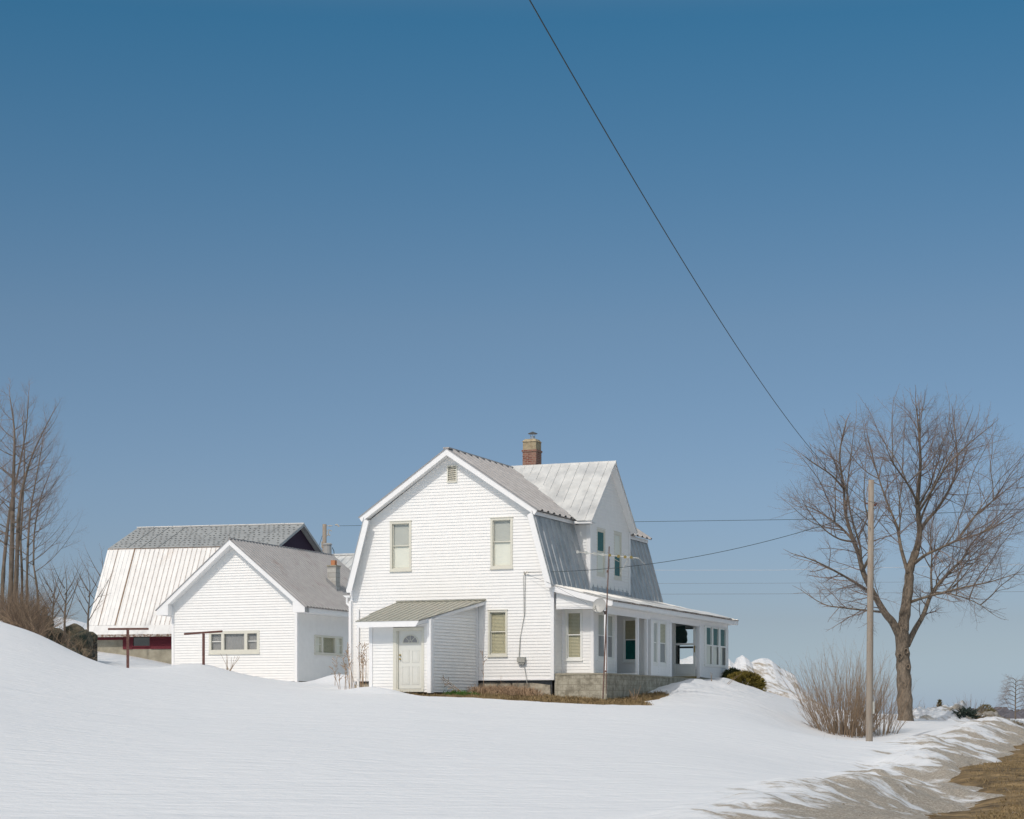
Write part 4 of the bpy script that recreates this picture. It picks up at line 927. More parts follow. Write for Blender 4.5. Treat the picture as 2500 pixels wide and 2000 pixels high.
mlimbs = [(L_((2200, 1560, D0), (2180, 1520, D0 - .2), (2163, 1500, D0 - .4), (2136, 1455, D0 - .6), (2109, 1401, D0 - .8), (2097, 1354, D0 - .8), (2085, 1323, D0 - 1), (2065, 1256, D0 - 1.2), (2060, 1189, D0 - 1.4), (2050, 1110, D0 - 1.4), (2066, 1030, D0 - 1.4)), .19, .022),
     (L_((2237, 1344, D0 + .3), (2245, 1297, D0 + .3), (2240, 1223, D0), (2247, 1138, D0), (2243, 1055, D0), (2236, 985, D0)), .15, .018),
     (L_((2217, 1400, D0 + .2), (2200, 1340, D0 + .6), (2190, 1287, D0 + 1), (2165, 1225, D0 + 1.5), (2140, 1150, D0 + 1.8), (2120, 1075, D0 + 2)), .09, .016),
     (L_((2233, 1375, D0 + .3), (2260, 1355, D0 - .8), (2284, 1344, D0 - 1.2), (2337, 1320, D0 - 2), (2405, 1298, D0 - 2.4), (2480, 1256, D0 - 2.4)), .08, .015),
     (L_((2245, 1300, D0 + .3), (2262, 1272, D0 + .6), (2290, 1240, D0 + 1), (2320, 1190, D0 + 1.5), (2334, 1149, D0 + 1.6), (2336, 1095, D0 + 1.8), (2326, 1010, D0 + 2)), .09, .016),
     (L_((2215, 1575, D0), (2235, 1535, D0 + .6), (2255, 1500, D0 + 1), (2277, 1445, D0 + 1.6), (2320, 1395, D0 + 2.2), (2351, 1364, D0 + 2.6), (2375, 1324, D0 + 3), (2440, 1262, D0 + 3.2)), .14, .018),
     (L_((2275, 1448, D0 + 1.6), (2273, 1400, D0 + 2.5), (2275, 1357, D0 + 3), (2272, 1300, D0 + 3.6), (2290, 1220, D0 + 4)), .06, .014),
     (L_((2136, 1455, D0 - .6), (2100, 1430, D0 - 1.6), (2040, 1395, D0 - 2.4), (1985, 1368, D0 - 3), (1935, 1352, D0 - 3)), .075, .013),
     (L_((2160, 1495, D0 - .4), (2130, 1492, D0 + .5), (2060, 1484, D0 + 1.6), (2010, 1475, D0 + 2.4), (1955, 1440, D0 + 3)), .06, .012),
     (L_((2222, 1470, D0 + .2), (2270, 1455, D0 - 1), (2354, 1434, D0 - 2.4), (2420, 1420, D0 - 3.2), (2482, 1400, D0 - 3.6)), .07, .012),
     (L_((2087, 1325, D0 - 1), (2050, 1285, D0 - .2), (2000, 1250, D0 + .6), (1960, 1232, D0 + 1)), .06, .012),
     (L_((2061, 1195, D0 - 1.4), (2030, 1160, D0 - 2.2), (1985, 1130, D0 - 2.8), (1962, 1112, D0 - 3)), .045, .012),
     (L_((2105, 1395, D0 - .8), (2125, 1350, D0 - 2), (2125, 1290, D0 - 3), (2110, 1220, D0 - 3.6), (2112, 1150, D0 - 4)), .07, .014),
     (L_((2241, 1230, D0), (2215, 1180, D0 - 1), (2180, 1130, D0 - 2), (2160, 1080, D0 - 2.4)), .06, .012),
     (L_((2243, 1250, D0), (2280, 1190, D0 - 1.4), (2310, 1140, D0 - 2.4), (2370, 1080, D0 - 3), (2420, 1040, D0 - 3.4)), .06, .012),
     (L_((2275, 1446, D0 + 1.6), (2320, 1450, D0 + 1), (2380, 1470, D0), (2425, 1500, D0 - .6)), .045, .011),
     (L_((2337, 1320, D0 - 2), (2380, 1260, D0 - 1.2), (2440, 1210, D0 - .6), (2500, 1160, D0)), .05, .011)]
mc = at(2222, 1268, D0); mf = at(2205, 1470, D0)
ell = lambda p: math.sqrt(((p.x - mc.x) / 5.35) ** 2 + ((p.y - mc.y) / 4.9) ** 2 + ((p.z - mc.z) / 4.7) ** 2)
rng = random.Random(404); extra_ = []
for k in range(60):
    pts_, r0_, r1_ = mlimbs[k % len(mlimbs)]; P = smooth(pts_, 4); f = rng.uniform(.25, .85); q = P[int(f * (len(P) - 1))]
    out = (q - mf).normalized(); d = (out + rvec(rng) * .85 + V3((0, 0, .10))).normalized(); pp = [q]; dd = V3(d); st_ = rng.uniform(.55, .8)
    for j_ in range(7):
        dd = (dd + rvec(rng) * .22 + out * .08 + V3((0, 0, .05))).normalized(); q = q + dd * st_; pp.append(q)
        if ell(q) > .93: break
    if len(pp) > 3: extra_.append((pp, max(.028, (r0_ + (r1_ - r0_) * f) * .5), .010))
_b = at(2210, 1768, D0)
ENV = lambda p: ell(p + _b) < 1.06 + .06 * math.sin(p.x * 3) * math.cos(p.z * 2.6)
maple = tree('maple_tree', 'big bare maple with a knotty forked trunk, standing behind the utility pole', _b, mtrunk, mlimbs + extra_,
    seed=11, nl1=19, L1=(2.0, 1.4), nch=(8, 6, 3), lv=3, r1=.026, up=.015)
ENV = None
# burls and knots on the maple trunk
mb = MB(); mbase = V3(at(2210, 1768, D0))
for px, py, r in ((2197, 1603, .09), (2212, 1590, .08), (2217, 1628, .07), (2207, 1672, .08)):
    p = at(px, py, D0 - .27) - mbase; ring = [p + V3((math.cos(a) * r, -.03, math.sin(a) * r * 1.3)) for a in [k * math.pi / 5 for k in range(10)]]
    mb.tube(ring + [ring[0]], .035, 6, cap=False)
mb.build('knots', M['bark'], maple, True)

G0 = 96
gl = [
 ('bare tree at the left edge, tallest of the grove, straight stem', [(24, 1515), (28, 1380), (31, 1248), (34, 1138), (35, 1050), (24, 968)], .19, 96),
 ('bare tree in the left grove leaning right with wide branches', [(35, 1500), (40, 1400), (44, 1300), (50, 1220), (66, 1151), (88, 1090), (128, 1010)], .17, 95),
 ('bare tree at the very left edge of the grove, half out of the picture', [(3, 1515), (8, 1400), (14, 1330), (24, 1248), (40, 1170), (62, 1060), (70, 970)], .15, 98),
 ('slim bare tree in the left grove, right of the tall ones', [(67, 1525), (66, 1420), (68, 1336), (74, 1250), (90, 1160), (104, 1080)], .10, 94),
 ('thin bare tree with forked top, outermost right of the left grove', [(96, 1540), (92, 1450), (82, 1380), (84, 1300), (98, 1220), (120, 1160)], .08, 94),
 ('thin bare tree between the two tallest of the left grove', [(52, 1520), (54, 1420), (50, 1320), (56, 1220), (60, 1120), (56, 1030)], .10, 99),
 ('bare tree behind the left grove with pale stem', [(-22, 1520), (-16, 1380), (-8, 1240), (-12, 1120), (-4, 1000)], .16, 100)]
for i, (lb, pp, r, Y) in enumerate(gl):
    pts = [at(px, py, Y) for px, py in pp]; h = len(pts) // 2
    rng = random.Random(50 + i); limbs = [(pts[h - 1:], r * .62, .018)]
    P = smooth(pts, 4)
    for k in range(11):
        f = .34 + .6 * k / 11; b = P[int(f * (len(P) - 1))]; s = 1 if (k + i) % 2 else -1
        L = (2.9 - 2.1 * f) * rng.uniform(.8, 1.3) * (.95 if s > 0 else .9)
        d = V3((s * rng.uniform(.7, 1.2), rng.uniform(-.6, .6), rng.uniform(.35, .85))).normalized()
        e = [b, b + d * L * .35, b + d * L * .7 + V3((0, 0, L * .10)), b + d * L + V3((0, 0, L * .28))]
        limbs.append((e, r * (1 - f * .8) * .24 + .008, .006))
    r *= .78
    tree('bare_tree', lb, pts[0] - V3((0, 0, .2)), [(pts[:h], r, r * .68)], limbs, 60 + i, group='bare trees of the grove on the left hill', nl1=15, L1=(1.5, .9), nch=(7, 5), lv=2, bark='bark2', r1=.013, f0=.1)

def multistem(name, label, base, n, H_, spread, seed, matn='bushtwig', cat='shrub', r=.014, lean=(0, 0), br=.35, lv=1, nch=(4,), up=.06, group=None, root=.35, one=False, wob=.07):
    rng = random.Random(seed); b = V3(base); mb = MB()
    for i in range(n):
        a = rng.uniform(0, 2 * math.pi); q = math.sqrt(rng.random())
        p = V3((math.cos(a) * q * root, math.sin(a) * q * root * .8, -.1))
        d = V3((math.cos(a) * q * spread + lean[0], math.sin(a) * q * spread * .8 + lean[1], 1)).normalized()
        twig(mb, p, d, H_ * rng.uniform(.55, 1.06) * (1 - .12 * q), r * rng.uniform(.7, 1.2), lv, rng, list(nch), up, wob, 4, (.2, .7), br)
    if one:
        o = mb.build(name, M[matn]); o.location = b; return tag(o, label, cat, group)
    o = thing(name, label, cat, base, 0, group); mb.build('stems', M[matn], o); return o
def gz(px, Y, dz=0):
    x = (px - HX) / F * Y; return V3((x, Y, float(snow_z(np.array([x]), np.array([Y]))[0]) + dz))
multistem('lilac_bush', 'large leafless tan bush with many upright stems left of the utility pole', gz(2062, 71.5, -.1), 200, 3.5, .68, 5, r=.0115, root=.85, nch=(10, 3), up=.05, br=.30, lv=2, wob=.13)
multistem('lilac_bush', 'short thick leafless bush behind the utility pole, right of the large bush', gz(2150, 71.8, -.1), 50, 2.7, .6, 6, r=.010, root=.5, nch=(8, 3), br=.30, lv=2, wob=.13)
mb = MB(); rng = random.Random(3)
for px in (2040, 2056, 2066, 2085, 2100):                               # old cut stubs in the bush
    b = gz(px, 71.6, -.05); mb.tube([b, b + V3((rng.uniform(-.1, .1), 0, rng.uniform(.35, .62)))], [.09, .065], 7)
o = mb.build('old_stubs', M['bark2'], None); tag(o, 'cluster of short thick dead stubs inside the foot of the tan bush', 'stumps'); o['kind'] = 'stuff'

# thicket on the left bank, boulders, stump
rng = random.Random(77); mb = MB()
for i in range(900):
    px = rng.triangular(10, 120, 45) if i % 14 else rng.uniform(110, 225); Y = rng.uniform(86, 97) - px * .02; hgt = rng.uniform(.4, 2.6) * (1.0 if px < 125 else .45)
    x = (px - HX) / F * Y; yb = 1525 + max(0, px - 30) * .42 + rng.uniform(-12, 8)
    b = at(px, yb, Y); a = rng.gauss(0, .7)
    mb.cur = int(i % 5 > 1)
    twig(mb, b, V3((a + .1, rng.uniform(-.5, .5), 1)).normalized(), hgt, rng.uniform(.006, .013), 1, rng, [6], .0, .25, 3, (.3, 1.1), .5)
o = mb.build('brush_thicket', [M['bushtwig'], M['brush']]); tag(o, 'tangled brown brush covering the left bank', 'brush', kind='stuff')
rng = random.Random(78)
def rock_mesh(seed, r=1):
    import bmesh
    bm = bmesh.new(); bmesh.ops.create_icosphere(bm, subdivisions=3, radius=r); rg = random.Random(seed)
    pl = [(rvec(rg), rg.uniform(.6, .95)) for _ in range(9)]
    for v in bm.verts:
        c = v.co.normalized(); k = 1
        for n_, d_ in pl:
            t = c.dot(n_)
            if t > .05: k = min(k, d_ / t)
        v.co = c * k * r * (1 + .04 * math.sin(c.x * 9 + seed) * math.cos(c.z * 7))
    me = bpy.data.meshes.new('boulder'); bm.to_mesh(me); bm.free(); me.materials.append(M['rock']); me.polygons.foreach_set('use_smooth', [True] * len(me.polygons)); return me
rm = [rock_mesh(s) for s in range(4)]
for i, (px, py, Y, r, lb) in enumerate([(196, 1572, 96, .85, 'largest round mossy boulder beside the concrete barn wall'), (180, 1548, 98, .62, 'rounded boulder just above the largest one'), (140, 1556, 97, .55, 'flat-topped dark boulder in the middle of the bank, snow flecks on top'),
        (165, 1578, 95, .5, 'low boulder in the shadow left of the largest one'), (122, 1568, 95, .5, 'boulder among brush at the left end of the pile'), (205, 1600, 94, .42, 'small boulder at the foot of the pile beside the barn corner'),
        (40, 1512, 94, .75, 'dark mossy boulder at the feet of the tall grove trees'), (58, 1505, 97, .6, 'dark boulder right behind the grove stems'), (93, 1527, 94, .7, 'dark upright boulder half hidden in brush'), (148, 1590, 93, .45, 'boulder low in the dark hollow of the bank'), (215, 1562, 99, .5, 'boulder with snow on it at the barn eave'), (178, 1600, 92, .42, 'low dark boulder near the snow edge')]):
    o = bpy.data.objects.new('boulder', rm[i % 4]); C.objects.link(o); o.location = at(px, py, Y); o.scale = (r * 1.15, r * .9, r * .85); o.rotation_euler = (rng.uniform(-.4, .4), rng.uniform(-.4, .4), rng.uniform(0, 6)); tag(o, lb, 'boulder', 'boulders on the left bank')
# earth bank behind the boulders
def bankfn():
    me = MB(); n = 60; rows = []
    for i in range(n + 1):
        px = 10 + 228 * i / n; top = np.interp(px, [10, 60, 100, 140, 190, 238], [1514, 1524, 1540, 1552, 1560, 1572]); row = []
        for j in range(9):
            t = j / 8; Y = 101 - 9 * t; z = (HY - (top + 75 * t ** 1.4)) / F * Y + ZO; x = (px - HX) / F * Y
            row.append(V3((x, Y, z + .35 * float(fbm(np.array([x * 1.1]), np.array([Y * 1.3]), 4, 9)[0]))))
        rows.append(row)
    for i in range(n):
        for j in range(8): me.poly([rows[i][j], rows[i + 1][j], rows[i + 1][j + 1], rows[i][j + 1]])
    o = me.build('earth_bank', mat('dark_earth', (.025, .03, .024), .95, 0, var=.4, vscale=1.2, col2=(.08, .06, .04), fac=(.45, .65), bump=.06, bscale=3)); tag(o, kind='structure')
bankfn()
mb = MB(); b = at(108, 1535, 94); mb.tube([b, b + V3((0, 0, .5)), b + V3((.03, 0, 1.05))], [.16, .14, .13], 9); o = mb.build('tree_stump', M['bark2'], None, True); tag(o, 'cut tree stump standing in the brush on the left bank', 'stump')
for i, (px, py, Y, H_, lb) in enumerate([(158, 1560, 93, 3.4, 'small bare tree forking low beside the barn'), (248, 1560, 122, 5.4, 'thin bare tree rising behind the left slope of the barn roof'), (215, 1560, 104, 3.6, 'wispy sapling just left of the barn eave'), (128, 1552, 95, 3.0, 'spindly sapling between the grove and the small forked tree')]):
    b = at(px, py, Y); rg = random.Random(90 + i); lim = []
    st = [b, b + V3((.0, 0, H_ * .3)), b + V3((.05, 0, H_ * .5))]
    for k in range(6):
        s = (-1) ** k; t = .28 + .10 * k; q = b + V3((0, 0, H_ * t * .9)); d = V3((s * rg.uniform(.4, .75), rg.uniform(-.5, .5), 1)).normalized(); L = H_ * (.62 - .06 * k)
        lim.append(([q, q + d * L * .5, q + d * L + V3((0, 0, L * .12))], .03, .008))
    lim.append(([st[-1], st[-1] + V3((.05, 0, H_ * .25)), st[-1] + V3((-.05, 0, H_ * .5))], .035, .008))
    tree('sapling', lb, b, [(st, .06, .04)], lim, 200 + i, group='small bare trees by the barn', nl1=12, L1=(1.0, .6), nch=(5, 3), lv=1, bark='bark2', r1=.014, f0=.15)

# evergreen shrub, conifers
def leafy(name, label, base, rx, ry, rz, n, size, matn, seed, cat='shrub', cone=False, one=True):
    rng = random.Random(seed); mb = MB(); lumps = [(rvec(rng), rng.uniform(.75, 1.15)) for _ in range(14)]
    for i in range(n):
        c = rvec(rng); k = .55 + .45 * rng.random() ** .5
        g = 1 + .18 * max(c.dot(l_) ** 6 * w_ for l_, w_ in lumps)
        if cone:
            h_ = rng.random(); a = rng.uniform(0, 6.28); q = (1 - h_) * (0.6 + .4 * math.sin(h_ * 28)) * rng.uniform(.5, 1)
            p = V3((math.cos(a) * q * rx, math.sin(a) * q * ry, h_ * rz)); c = V3((math.cos(a), math.sin(a), .3)).normalized()
        else: p = V3((c.x * rx * k * g, c.y * ry * k * g, rz * .45 + c.z * rz * .55 * k * g))
        if p.z < 0: continue
        d = (c + rvec(rng) * .7 + V3((0, 0, .35))).normalized(); u = d.cross(rvec(rng)).normalized() * size * .22; L = size * rng.uniform(.6, 1.3)
        mb.poly([p - u, p + u, p + u * .4 + d * L, p - u * .4 + d * L])
    o = mb.build(name, M[matn]); o.location = base; return tag(o, label, cat)
leafy('evergreen_shrub', 'low golden-green evergreen shrub at the far corner of the porch', at(1817, 1694, 81), .72, .6, .82, 5200, .11, 'yew', 1)
leafy('evergreen_shrub', 'small dark evergreen shrub tight against the porch corner, behind the golden one', at(1790, 1668, 83.5), .38, .4, .55, 1800, .10, 'conifer', 2)
leafy('seedling', 'tiny green seedling in the snow right of the golden shrub', at(1864, 1688, 80.5), .09, .09, .18, 160, .06, 'yew', 3, 'seedling')
leafy('conifer', 'small pointed conifer beyond the snow bank, right of the maple trunk', at(2294, 1738, 125), .38, .36, .72, 420, .13, 'scrub', 4, 'conifer', True)
leafy('conifer', 'small roundish conifer on the far side of the snow bank', at(2405, 1745, 125), .40, .4, .58, 500, .12, 'scrub', 5, 'conifer')
leafy('conifer', 'smaller conifer touching the roundish one on its right', at(2417, 1746, 124), .36, .3, .36, 300, .12, 'scrub', 6, 'conifer')
b = at(2479, 1762, 150); rg = random.Random(8); lim = []
for k in range(16):
    t = .22 + .75 * k / 16; q = b + V3((0, 0, 3.4 * t)); s = (-1) ** k; L = 1.25 * (1.1 - t) + .25
    lim.append(([q, q + V3((s * L * .5, rg.uniform(-.3, .3), .2)), q + V3((s * L, rg.uniform(-.4, .4), .1))], .03, .008))
tree('larch_tree', 'small scraggly larch alone at the far right edge', b, [([b, b + V3((0, 0, 1.6)), b + V3((.05, 0, 3.3))], .07, .02)], lim, 300, nl1=60, L1=(.8, .6), nch=(7, 5), lv=2, bark='bark2', r1=.011, up=.06)
for i, (px, py, Y, n, H_, sp, lb) in enumerate([(2258, 1742, 112, 16, .95, .5, 'sparse dark twigs of a bush just right of the maple trunk'), (2322, 1736, 115, 12, .75, .6, 'short sparse bush behind the middle of the snow bank'), (2368, 1742, 118, 34, 1.25, .75, 'pale wispy bush behind the dark gap in the snow bank'), (2455, 1760, 120, 20, .55, .8, 'low dark bush left of the larch')]):
    multistem('far_bush', lb, at(px, py, Y), n, H_, sp, 400 + i, matn='twig', r=.013, root=.9, lv=1, nch=(4,), group='bare bushes beyond the snow bank', one=True)
# far woods on the horizon
rng = random.Random(5); mb = MB()
for i in range(900):
    Y = rng.uniform(650, 900); px = rng.uniform(1700, 3000); x = (px - HX) / F * Y; z = -8 - .001 * Y; w_ = rng.uniform(3, 7); h_ = rng.uniform(7, 11) * (.9 + .3 * math.sin(px * .011))
    mb.prism([(x - w_, Y, z), (x + w_, Y, z), (x + w_ * .8, Y, z + h_ * .75), (x + w_ * .2, Y, z + h_), (x - w_ * .6, Y, z + h_ * .8)], (0, 4, 0))
tag(mb.build('far_woods', M['woods']), 'low dark wood along the horizon', 'woods', kind='stuff')

# ------------------------------------------------------------------ snow piles
def pile(name, label, px0, px1, Y, prof, base, dep, amp, m, seed, n=(150, 46), sc=1.3, cat='snow pile', chunk=0):
    xs = np.linspace(px0, px1, n[0]); ds = np.linspace(-dep * 1.9, dep * 1.9, n[1]); PX, DD = np.meshgrid(xs, ds)
    X = (PX - HX) / F * Y + DD * 0; YY = Y + DD
    top = (HY - np.interp(PX, [p[0] for p in prof], [p[1] for p in prof])) / F * Y
    bz = (HY - np.interp(PX, [p[0] for p in base], [p[1] for p in base])) / F * Y
    e = np.exp(-(DD / dep) ** 2 * 1.6); Z = bz + (top - bz) * e
    Z = Z + amp * (fbm(X * sc, YY * sc, 5, seed) * 1.2) * (e > .03) * np.clip(e * 2, 0, 1) + chunk * np.maximum(0, np.abs(fbm(X * 1.6 + 3, YY * 1.6, 3, seed + 4)) - .08) * e
    Z = np.where(e < .06, bz - .6, Z) + ZO
    me = MB(); V = np.stack([X, YY, Z], -1)
    me.v = [tuple(map(float, v)) for v in V.reshape(-1, 3)]; c = n[0]
    for j in range(n[1] - 1):
        for i in range(c - 1): me.f.append((j * c + i, j * c + i + 1, (j + 1) * c + i + 1, (j + 1) * c + i)); me.mi.append(0)
    o = me.build(name, m, None, True); a = o.data.attributes.new('dirt', 'FLOAT', 'POINT'); a.data.foreach_set('value', pile.dirt(V[..., 0].ravel(), V[..., 1].ravel()).astype(np.float32))
    return tag(o, label, cat)
pile.dirt = lambda x, y: .32 + .1 * np.sin(x) 
pile('snow_pile', 'high ploughed snow pile behind the far end of the porch, chunky crest', 1560, 2060, 96,
     [(1560, 1680), (1610, 1640), (1650, 1612), (1690, 1604), (1740, 1618), (1765, 1615), (1776, 1609), (1784, 1618), (1792, 1624), (1800, 1606), (1812, 1600), (1824, 1608), (1832, 1617), (1858, 1608), (1880, 1613), (1903, 1632), (1935, 1648), (1952, 1676), (1985, 1712), (2060, 1750)],
     [(1560, 1690), (1780, 1690), (1900, 1700), (1960, 1722), (2060, 1756)], 3.4, .16, M['snow'], 40, n=(320, 70), chunk=.28)
pile.dirt = lambda x, y: np.clip(.55 + .5 * np.sin(x * .9 + 1), .25, 1)
pile('snow_bank', 'low dirty snow and gravel bank right of the maple, dead grass showing', 2170, 2620, 86,
     [(2170, 1768), (2230, 1742), (2280, 1733), (2320, 1728), (2345, 1727), (2362, 1742), (2385, 1742), (2420, 1742), (2450, 1758), (2490, 1778), (2520, 1790), (2620, 1800)],
     [(2170, 1772), (2300, 1768), (2400, 1776), (2500, 1800), (2620, 1812)], 3.0, .35, M['snow'], 50, n=(200, 50), sc=1.8, chunk=1.0)
# tangled brush in the hollow of the bank and dead grass on it
def tufts(name, label, pts, seed, hgt=(.12, .3), matn='straw', per=14, kind='stuff', spread=.12, wdt=.006):
    rng = random.Random(seed); mb = MB()
    for b in pts:
        for k in range(per):
            p = b + V3((rng.gauss(0, spread), rng.gauss(0, spread), -.02)); h_ = rng.uniform(*hgt); d = V3((rng.gauss(0, .6), rng.gauss(0, .6), 1)).normalized()
            u = V3((1, 0, 0)) * wdt * rng.uniform(.7, 1.6); q = p + d * h_ * .6; e = q + V3((d.x, d.y, rng.uniform(-.2, .5))).normalized() * h_ * .5
            mb.poly([p - u, p + u, q + u * .7, q - u * .7]); mb.poly([q - u * .7, q + u * .7, e])
    o = mb.build(name, M[matn]); tag(o, label, 'grass'); 
    if kind: o['kind'] = kind
    return o
rng = random.Random(31); P = []
while len(P) < 1500:
    s = rng.uniform(-5.6, 4.2); v = rng.uniform(-3.8, 4.6); x, y = hw(s, v)
    if float(bare(np.array([x]), np.array([y]))[0]) > .03: P.append(V3((x, y, float(ground_z(np.array([x]), np.array([y]))[0]))))
tufts('dead_grass', 'flattened brown grass on the bare strip along the house foundation', P, 1, (.06, .2), per=9, spread=.10, wdt=.009)
P = []
for (s0, v0, n) in ((-2.2, -.6, 60), (-1.4, -.7, 90), (-.9, -.9, 60)):
    for k in range(n):
        x, y = hw(s0 + rng.gauss(0, .35), v0 + rng.gauss(0, .25)); P.append(V3((x, y, landz(x, y) + .05 + rng.random() * .12)))
tufts('matted_weeds', 'matted heap of brown weeds in front of the gable foundation', P, 2, (.15, .4), matn='weed', per=12, spread=.12, wdt=.006)
P = []
for k in range(45):
    x, y = hw(-2.75 + rng.gauss(0, .30), -2.2 + rng.gauss(0, .14)); P.append(V3((x, y, landz(x, y) + .02)))
tufts('green_shoots', 'clump of fresh green shoots at the foot of the entry lean-to', P, 3, (.12, .28), matn='green', per=16, spread=.05, wdt=.01)
rng = random.Random(32); P = []
t_ = 0
while len(P) < 2600 and t_ < 60000:
    t_ += 1; Y = 30 + 60 * rng.random() ** 1.6; px = rng.uniform(1500, 2700); x = (px - HX) / F * Y
    if float(bare(np.array([x]), np.array([Y]))[0]) > .05: P.append(V3((x, Y, float(ground_z(np.array([x]), np.array([Y]))[0]))))
tufts('verge_grass', 'dead brown grass on the bare road shoulder', P, 4, (.03, .10), per=8, spread=.12, wdt=.006)
P = [at(px, py, 84.6) + V3((0, rng.uniform(-.5, .5), 0)) for px, py in [(rng.uniform(2350, 2480), 0) for _ in range(150)]]
def pz(px): return np.interp(px, [2230, 2345, 2362, 2420, 2450, 2490, 2520], [1760, 1752, 1765, 1770, 1776, 1788, 1796])
P = [at(px, pz(px) - rng.uniform(-8, 16), 84.2) for px in [rng.uniform(2352, 2500) for _ in range(200)]]
tufts('bank_grass', 'dead grass hanging over the dirty snow bank', P, 5, (.12, .35), per=10, spread=.16, wdt=.008)
mb = MB(); rng = random.Random(6)
for k in range(240):
    b = at(rng.uniform(2340, 2378), rng.uniform(1738, 1766), 83.6 + rng.random()); mb.tube([b, b + V3((rng.uniform(-.35, .35), rng.uniform(-.3, .3), rng.uniform(-.1, .3)))], [.03, .012], 4)
tag(mb.build('brush_tangle', mat('shade_toned_brush', (.03, .045, .035), .95, var=.4)), 'tangle of sticks, darkened for shade, in the hollow of the snow bank', 'brush', kind='stuff')  # sticks coloured dark teal to stand for the hollow's shade

def chunks(name, label, cat, n, seed, fn, mt, flat=.7):
    rng = random.Random(seed); mb = MB(); t = (1 + 5 ** .5) / 2
    ico = [V3(v).normalized() for v in ((-1, t, 0), (1, t, 0), (-1, -t, 0), (1, -t, 0), (0, -1, t), (0, 1, t), (0, -1, -t), (0, 1, -t), (t, 0, -1), (t, 0, 1), (-t, 0, -1), (-t, 0, 1))]
    fs = ((0, 11, 5), (0, 5, 1), (0, 1, 7), (0, 7, 10), (0, 10, 11), (1, 5, 9), (5, 11, 4), (11, 10, 2), (10, 7, 6), (7, 1, 8), (3, 9, 4), (3, 4, 2), (3, 2, 6), (3, 6, 8), (3, 8, 9), (4, 9, 5), (2, 4, 11), (6, 2, 10), (8, 6, 7), (9, 8, 1))
    ys = []; xs = []; rs = []
    for i in range(n): x, y, r = fn(rng); xs.append(x); ys.append(y); rs.append(r)
    zs = snow_z(np.array(xs), np.array(ys)); zg = ground_z(np.array(xs), np.array(ys))
    for x, y, r, a, b in zip(xs, ys, rs, zs, zg):
        z = max(float(a), float(b)); k = len(mb.v); sx, sy, sz = r * rng.uniform(.7, 1.4), r * rng.uniform(.7, 1.3), r * flat * rng.uniform(.7, 1.2)
        for v in ico: j = rng.uniform(.75, 1.15); mb.v.append((x + v.x * sx * j, y + v.y * sy * j, z + v.z * sz * j + r * .1))
        for f in fs: mb.f.append(tuple(k + q for q in f)); mb.mi.append(0)
    return tag(mb.build(name, mt), label, cat, kind='stuff')
def along(lo, hi, r0, r1, sd):
    def f(rng):
        y = 29 + 62 * rng.random() ** 1.4; return float(dline(y)) + rng.gauss((lo + hi) / 2, sd), y, rng.uniform(r0, r1) * (.6 + .8 * rng.random() ** 3)
    return f
chunks('gravel', 'loose gravel and clods scattered over the dirty bank and road shoulder', 'gravel', 1300, 72, along(4.5, 9.0, .010, .030, 1.9), mat('gravel_stone', (.20, .165, .13), .95, var=.4, vscale=6), .7)
# dry weeds, each a plant of its own
def weed(label, px, Y, hts, seed, lean=0, n=3, bend=.1, head=True, dz=-.05, matn='weed', name='dry_weed'):
    rng = random.Random(seed); b = gz(px, Y, dz); mb = MB()
    for i in range(n):
        H_ = hts * rng.uniform(.7, 1.05); d = V3((lean + rng.uniform(-bend, bend), rng.uniform(-bend, bend), 1)).normalized(); p = V3((rng.uniform(-.12, .12), rng.uniform(-.1, .1), 0)); pts = [p]
        for k in range(6): d = (d + V3((lean * .06 + rng.uniform(-.05, .05), rng.uniform(-.04, .04), 0))).normalized(); p = p + d * H_ / 6; pts.append(V3(p))
        mb.tube(pts, [.011 - .001 * k for k in range(7)], 4, cap=False)
        if head:
            for k in range(9):
                q = pts[3].lerp(pts[6], rng.random()); e = (d + rvec(rng) * .8).normalized() * rng.uniform(.08, .28); mb.tube([q, q + e * .6, q + e + V3((0, 0, -.02))], [.006, .007, .012], 4, cap=False)
    o = mb.build(name, M[matn]); o.location = b; return tag(o, label, 'weed', 'dry weeds around the house')
weed('tall single dry stalk beside the corner of the entry lean-to', 1184, 70.4, 2.35, 1, n=1, bend=.02)
weed('dry reed plumes leaning left across the shaded lean-to wall', 1160, 69.6, 1.75, 2, lean=-1.05, n=3, bend=.12)
weed('dry stalks between the downspout and the entry lean-to, tallest clump there', 886, 71.6, 1.75, 3, n=6, bend=.12)
weed('dry stalk with a hooked tip at the downspout', 862, 72.2, 1.65, 4, lean=-.12, n=4, bend=.1)
weed('dry stems left of the downspout against the outbuilding side wall', 838, 73.0, 1.25, 5, lean=-.15, n=4, bend=.2)
weed('single short dry stem sticking out of the snow by the outbuilding', 822, 76, 1.0, 6, n=1, lean=-.06)
weed('thin pale weeds in front of the gable wall left of the meter box', 1214, 70.0, .95, 7, n=4, bend=.25, head=False)
weed('pale dry canes fanning out at the dark side of the porch foundation', 1552, 70.2, .75, 8, n=10, bend=.6, head=False, matn='bushtwig')
weed('bent pale cane lying toward the golden shrub', 1770, 78.0, .85, 9, n=2, lean=.95, bend=.1, head=False, matn='bushtwig')
weed('leafless little bush in front of the outbuilding picture window', 560, 81.2, .85, 10, n=9, bend=.8, head=False, matn='bushtwig', name='small_bush')
weed('short stem in the snow under the porch end room', 1741, 77.2, .45, 12, n=2, bend=.2, head=False, matn='bushtwig')

